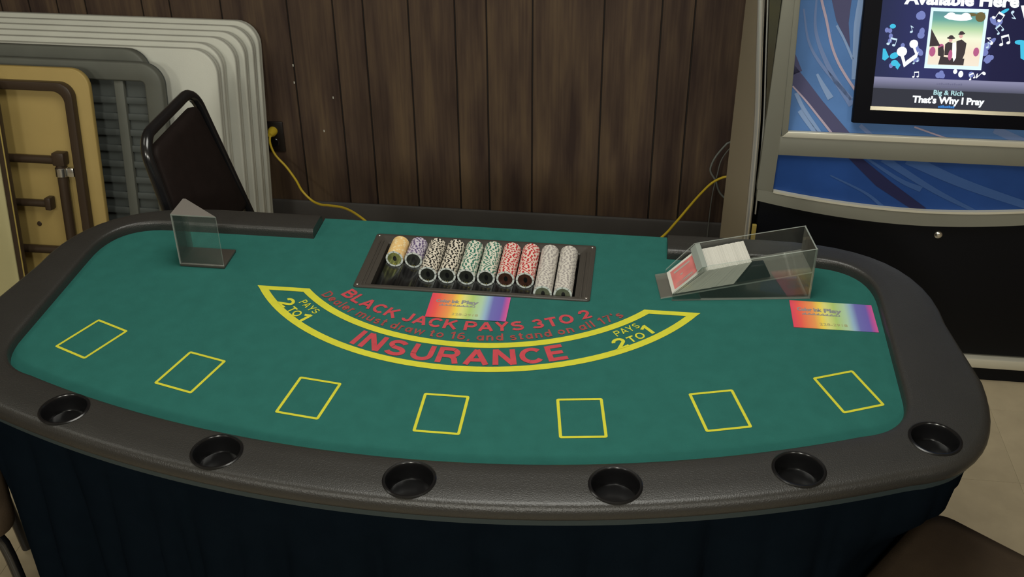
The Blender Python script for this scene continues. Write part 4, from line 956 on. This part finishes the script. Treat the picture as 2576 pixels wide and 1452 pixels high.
mpieces('cover_figure', [[ell(1.0575, 0.2475, 0.0100, 0.0030, 0.0142), ell(1.0575, 0.2500, 0.0060, 0.0042, 0.0142)], [ell(1.0815, 0.2585, 0.0085, 0.0026, 0.0142, 0.15), ell(1.0810, 0.2610, 0.0055, 0.0038, 0.0142)], [mq((1.071, 0.240), (1.083, 0.245), (1.0955, 0.236), (1.0945, 0.212), (1.090, 0.196), (1.075, 0.196), (1.0735, 0.220))], [mq((1.045, 0.232), (1.052, 0.238), (1.062, 0.236), (1.064, 0.206), (1.046, 0.206))], [mq((1.029, 0.222), (1.040, 0.228), (1.045, 0.214), (1.045, 0.200), (1.031, 0.204))], [mq((1.034, 0.1825), (1.037, 0.203), (1.066, 0.199), (1.095, 0.199), (1.0945, 0.1825))], [mq((1.008, 0.268), (1.008, 0.225), (1.034, 0.228))]], em('cover_dark', (0.055, 0.042, 0.045)))
mpieces('cover_face', [ell(1.0805, 0.2530, 0.0045, 0.0050, 0.0141), ell(1.0570, 0.2425, 0.0045, 0.0048, 0.0141)], em('cover_skin', (0.80, 0.45, 0.42)))
mpieces('cover_warm_patch', [ell(1.0165, 0.213, 0.0075, 0.012, 0.0141), ell(1.060, 0.206, 0.005, 0.013, 0.0145), ell(1.121, 0.216, 0.007, 0.011, 0.0141), ell(1.036, 0.224, 0.007, 0.009, 0.0141)], em('cover_violet_red', (0.50, 0.12, 0.26)))
mpieces('cover_light_patch', [[MN(x, q, 0.0144) for x, q in ((1.062, 0.235), (1.070, 0.238), (1.0725, 0.222), (1.0745, 0.200), (1.070, 0.190), (1.0655, 0.205))], ell(1.068, 0.297, 0.034, 0.0075, 0.0144, -0.04), ell(1.051, 0.300, 0.012, 0.009, 0.0145), ell(1.086, 0.300, 0.012, 0.009, 0.0145)], WHT)
mpieces('cover_brown_patch', [ell(1.121, 0.300, 0.012, 0.012, 0.0141), ell(1.1, 0.305, 0.012, 0.004, 0.0141)], em('cover_olive', (0.16, 0.13, 0.05)))
# drifting notes
def note(x, s, k, rot, double=True):
    c, sn = math.cos(rot), math.sin(rot)
    def T(u, v): return (x+k*(u*c-v*sn), s+k*(u*sn+v*c))
    def poly(pts): return [MN(*T(u, v), 0.0138) for u, v in pts]
    out = [[MN(*T(0.36*math.cos(a)+0.0, 0.27*math.sin(a)), 0.0138) for a in [2*PI*q/12 for q in range(12)]]]
    out.append(poly([(0.24, 0), (0.36, 0), (0.36, 1.5), (0.24, 1.5)]))
    if double:
        out.append([MN(*T(1.3+0.36*math.cos(a), 0.27*math.sin(a)), 0.0138) for a in [2*PI*q/12 for q in range(12)]])
        out.append(poly([(1.54, 0), (1.66, 0), (1.66, 1.5), (1.54, 1.5)])); out.append(poly([(0.24, 1.15), (1.66, 1.15), (1.66, 1.55), (0.24, 1.55)]))
    else:
        out.append(poly([(0.36, 1.5), (0.36, 1.1), (0.75, 0.7), (0.8, 0.95)]))
    return out
mpieces('white_note', [[ell(0.9435, 0.2105, 0.0125, 0.012, 0.014), ell(0.970, 0.230, 0.0105, 0.0105, 0.014)]+[[MN(*p, 0.014) for p in q] for q in (((0.948, 0.204), (0.958, 0.178), (0.9525, 0.172), (0.940, 0.204)), ((0.9525, 0.172), (0.956, 0.188), (0.984, 0.212), (0.981, 0.197)), ((0.974, 0.224), (0.983, 0.203), (0.979, 0.200), (0.968, 0.222)))],
    note(1.146, 0.165, 0.014, 2.4, False), note(1.178, 0.236, 0.013, 0.3), note(1.152, 0.300, 0.012, -0.5), [ell(1.091, 0.161, 0.006, 0.008, 0.014)], [ell(1.077, 0.167, 0.005, 0.006, 0.014)], note(0.978, 0.150, 0.008, 0.1), note(1.115, 0.149, 0.008, 0.5), note(1.155, 0.238, 0.012, 1.0, False), [[MN(*p, 0.014) for p in ((1.212, 0.330), (1.256, 0.335), (1.245, 0.300), (1.225, 0.296))]]], WHT)
mpieces('pale_note', [note(0.961, 0.259, 0.010, 0.4, False), note(0.908, 0.228, 0.011, -0.2), note(0.975, 0.183, 0.008, 0.6), note(1.168, 0.262, 0.010, 0.8), note(1.146, 0.228, 0.009, 0.2, False), note(1.195, 0.314, 0.012, -2.4, False)], PALE)
mpieces('cyan_note', [[ell(0.915, 0.271, 0.0075, 0.0055, 0.0136)], [ell(0.926, 0.200, 0.011, 0.0075, 0.0136, 0.4), [MN(*p, 0.0136) for p in ((0.897, 0.216), (0.903, 0.216), (0.914, 0.196), (0.905, 0.187), (0.898, 0.190))]], [ell(0.929, 0.182, 0.009, 0.0075, 0.0136), [MN(*p, 0.0136) for p in ((0.934, 0.188), (0.944, 0.178), (0.938, 0.166), (0.932, 0.172))]], [ell(1.175, 0.315, 0.013, 0.004, 0.0136, 0.55)], [ell(1.222, 0.243, 0.013, 0.006, 0.0136), [MN(*p, 0.0136) for p in ((1.222, 0.243), (1.240, 0.240), (1.238, 0.200), (1.228, 0.205))]]], CYAN)
random.seed(11); U = random.uniform
mpieces('soft_note', [ell(0.99+U(-0.014, 0.006), 0.19+U(0, 0.11), U(0.004, 0.009), U(0.005, 0.012), 0.0130, U(-1, 1)) for k in range(9)]+[ell(1.148+U(-0.006, 0.02), 0.19+U(0, 0.12), U(0.004, 0.009), U(0.005, 0.012), 0.0130, U(-1, 1)) for k in range(9)]+[ell(1.02+U(0, 0.1), 0.160+U(-0.006, 0.008), U(0.004, 0.008), U(0.004, 0.008), 0.0130) for k in range(6)]+[ell(0.90+U(0, 0.05), 0.165+U(0, 0.10), 0.005, 0.006, 0.0130) for k in range(6)], HAZE)
jbox('foot_strip', 0.640, mirror(0.640), 0.945, 0.985, 0.053, 0.086, M['silver_hi'], 0.006)
jbox('kick_plate', 0.650, mirror(0.650), 0.966, 1.29, 0.001, 0.050, M['black_cab'])
lathe('lock', [(0.0, 0.008), (0.005, 0.008), (0.0095, 0.006), (0.012, 0.002), (0.012, 0.0)], M['steel'], jb, (0, 0, 0), 24).matrix_local = Matrix.Translation(J(1.120, 0.962, 0.472)) @ Matrix.Rotation(R(90), 4, 'X')
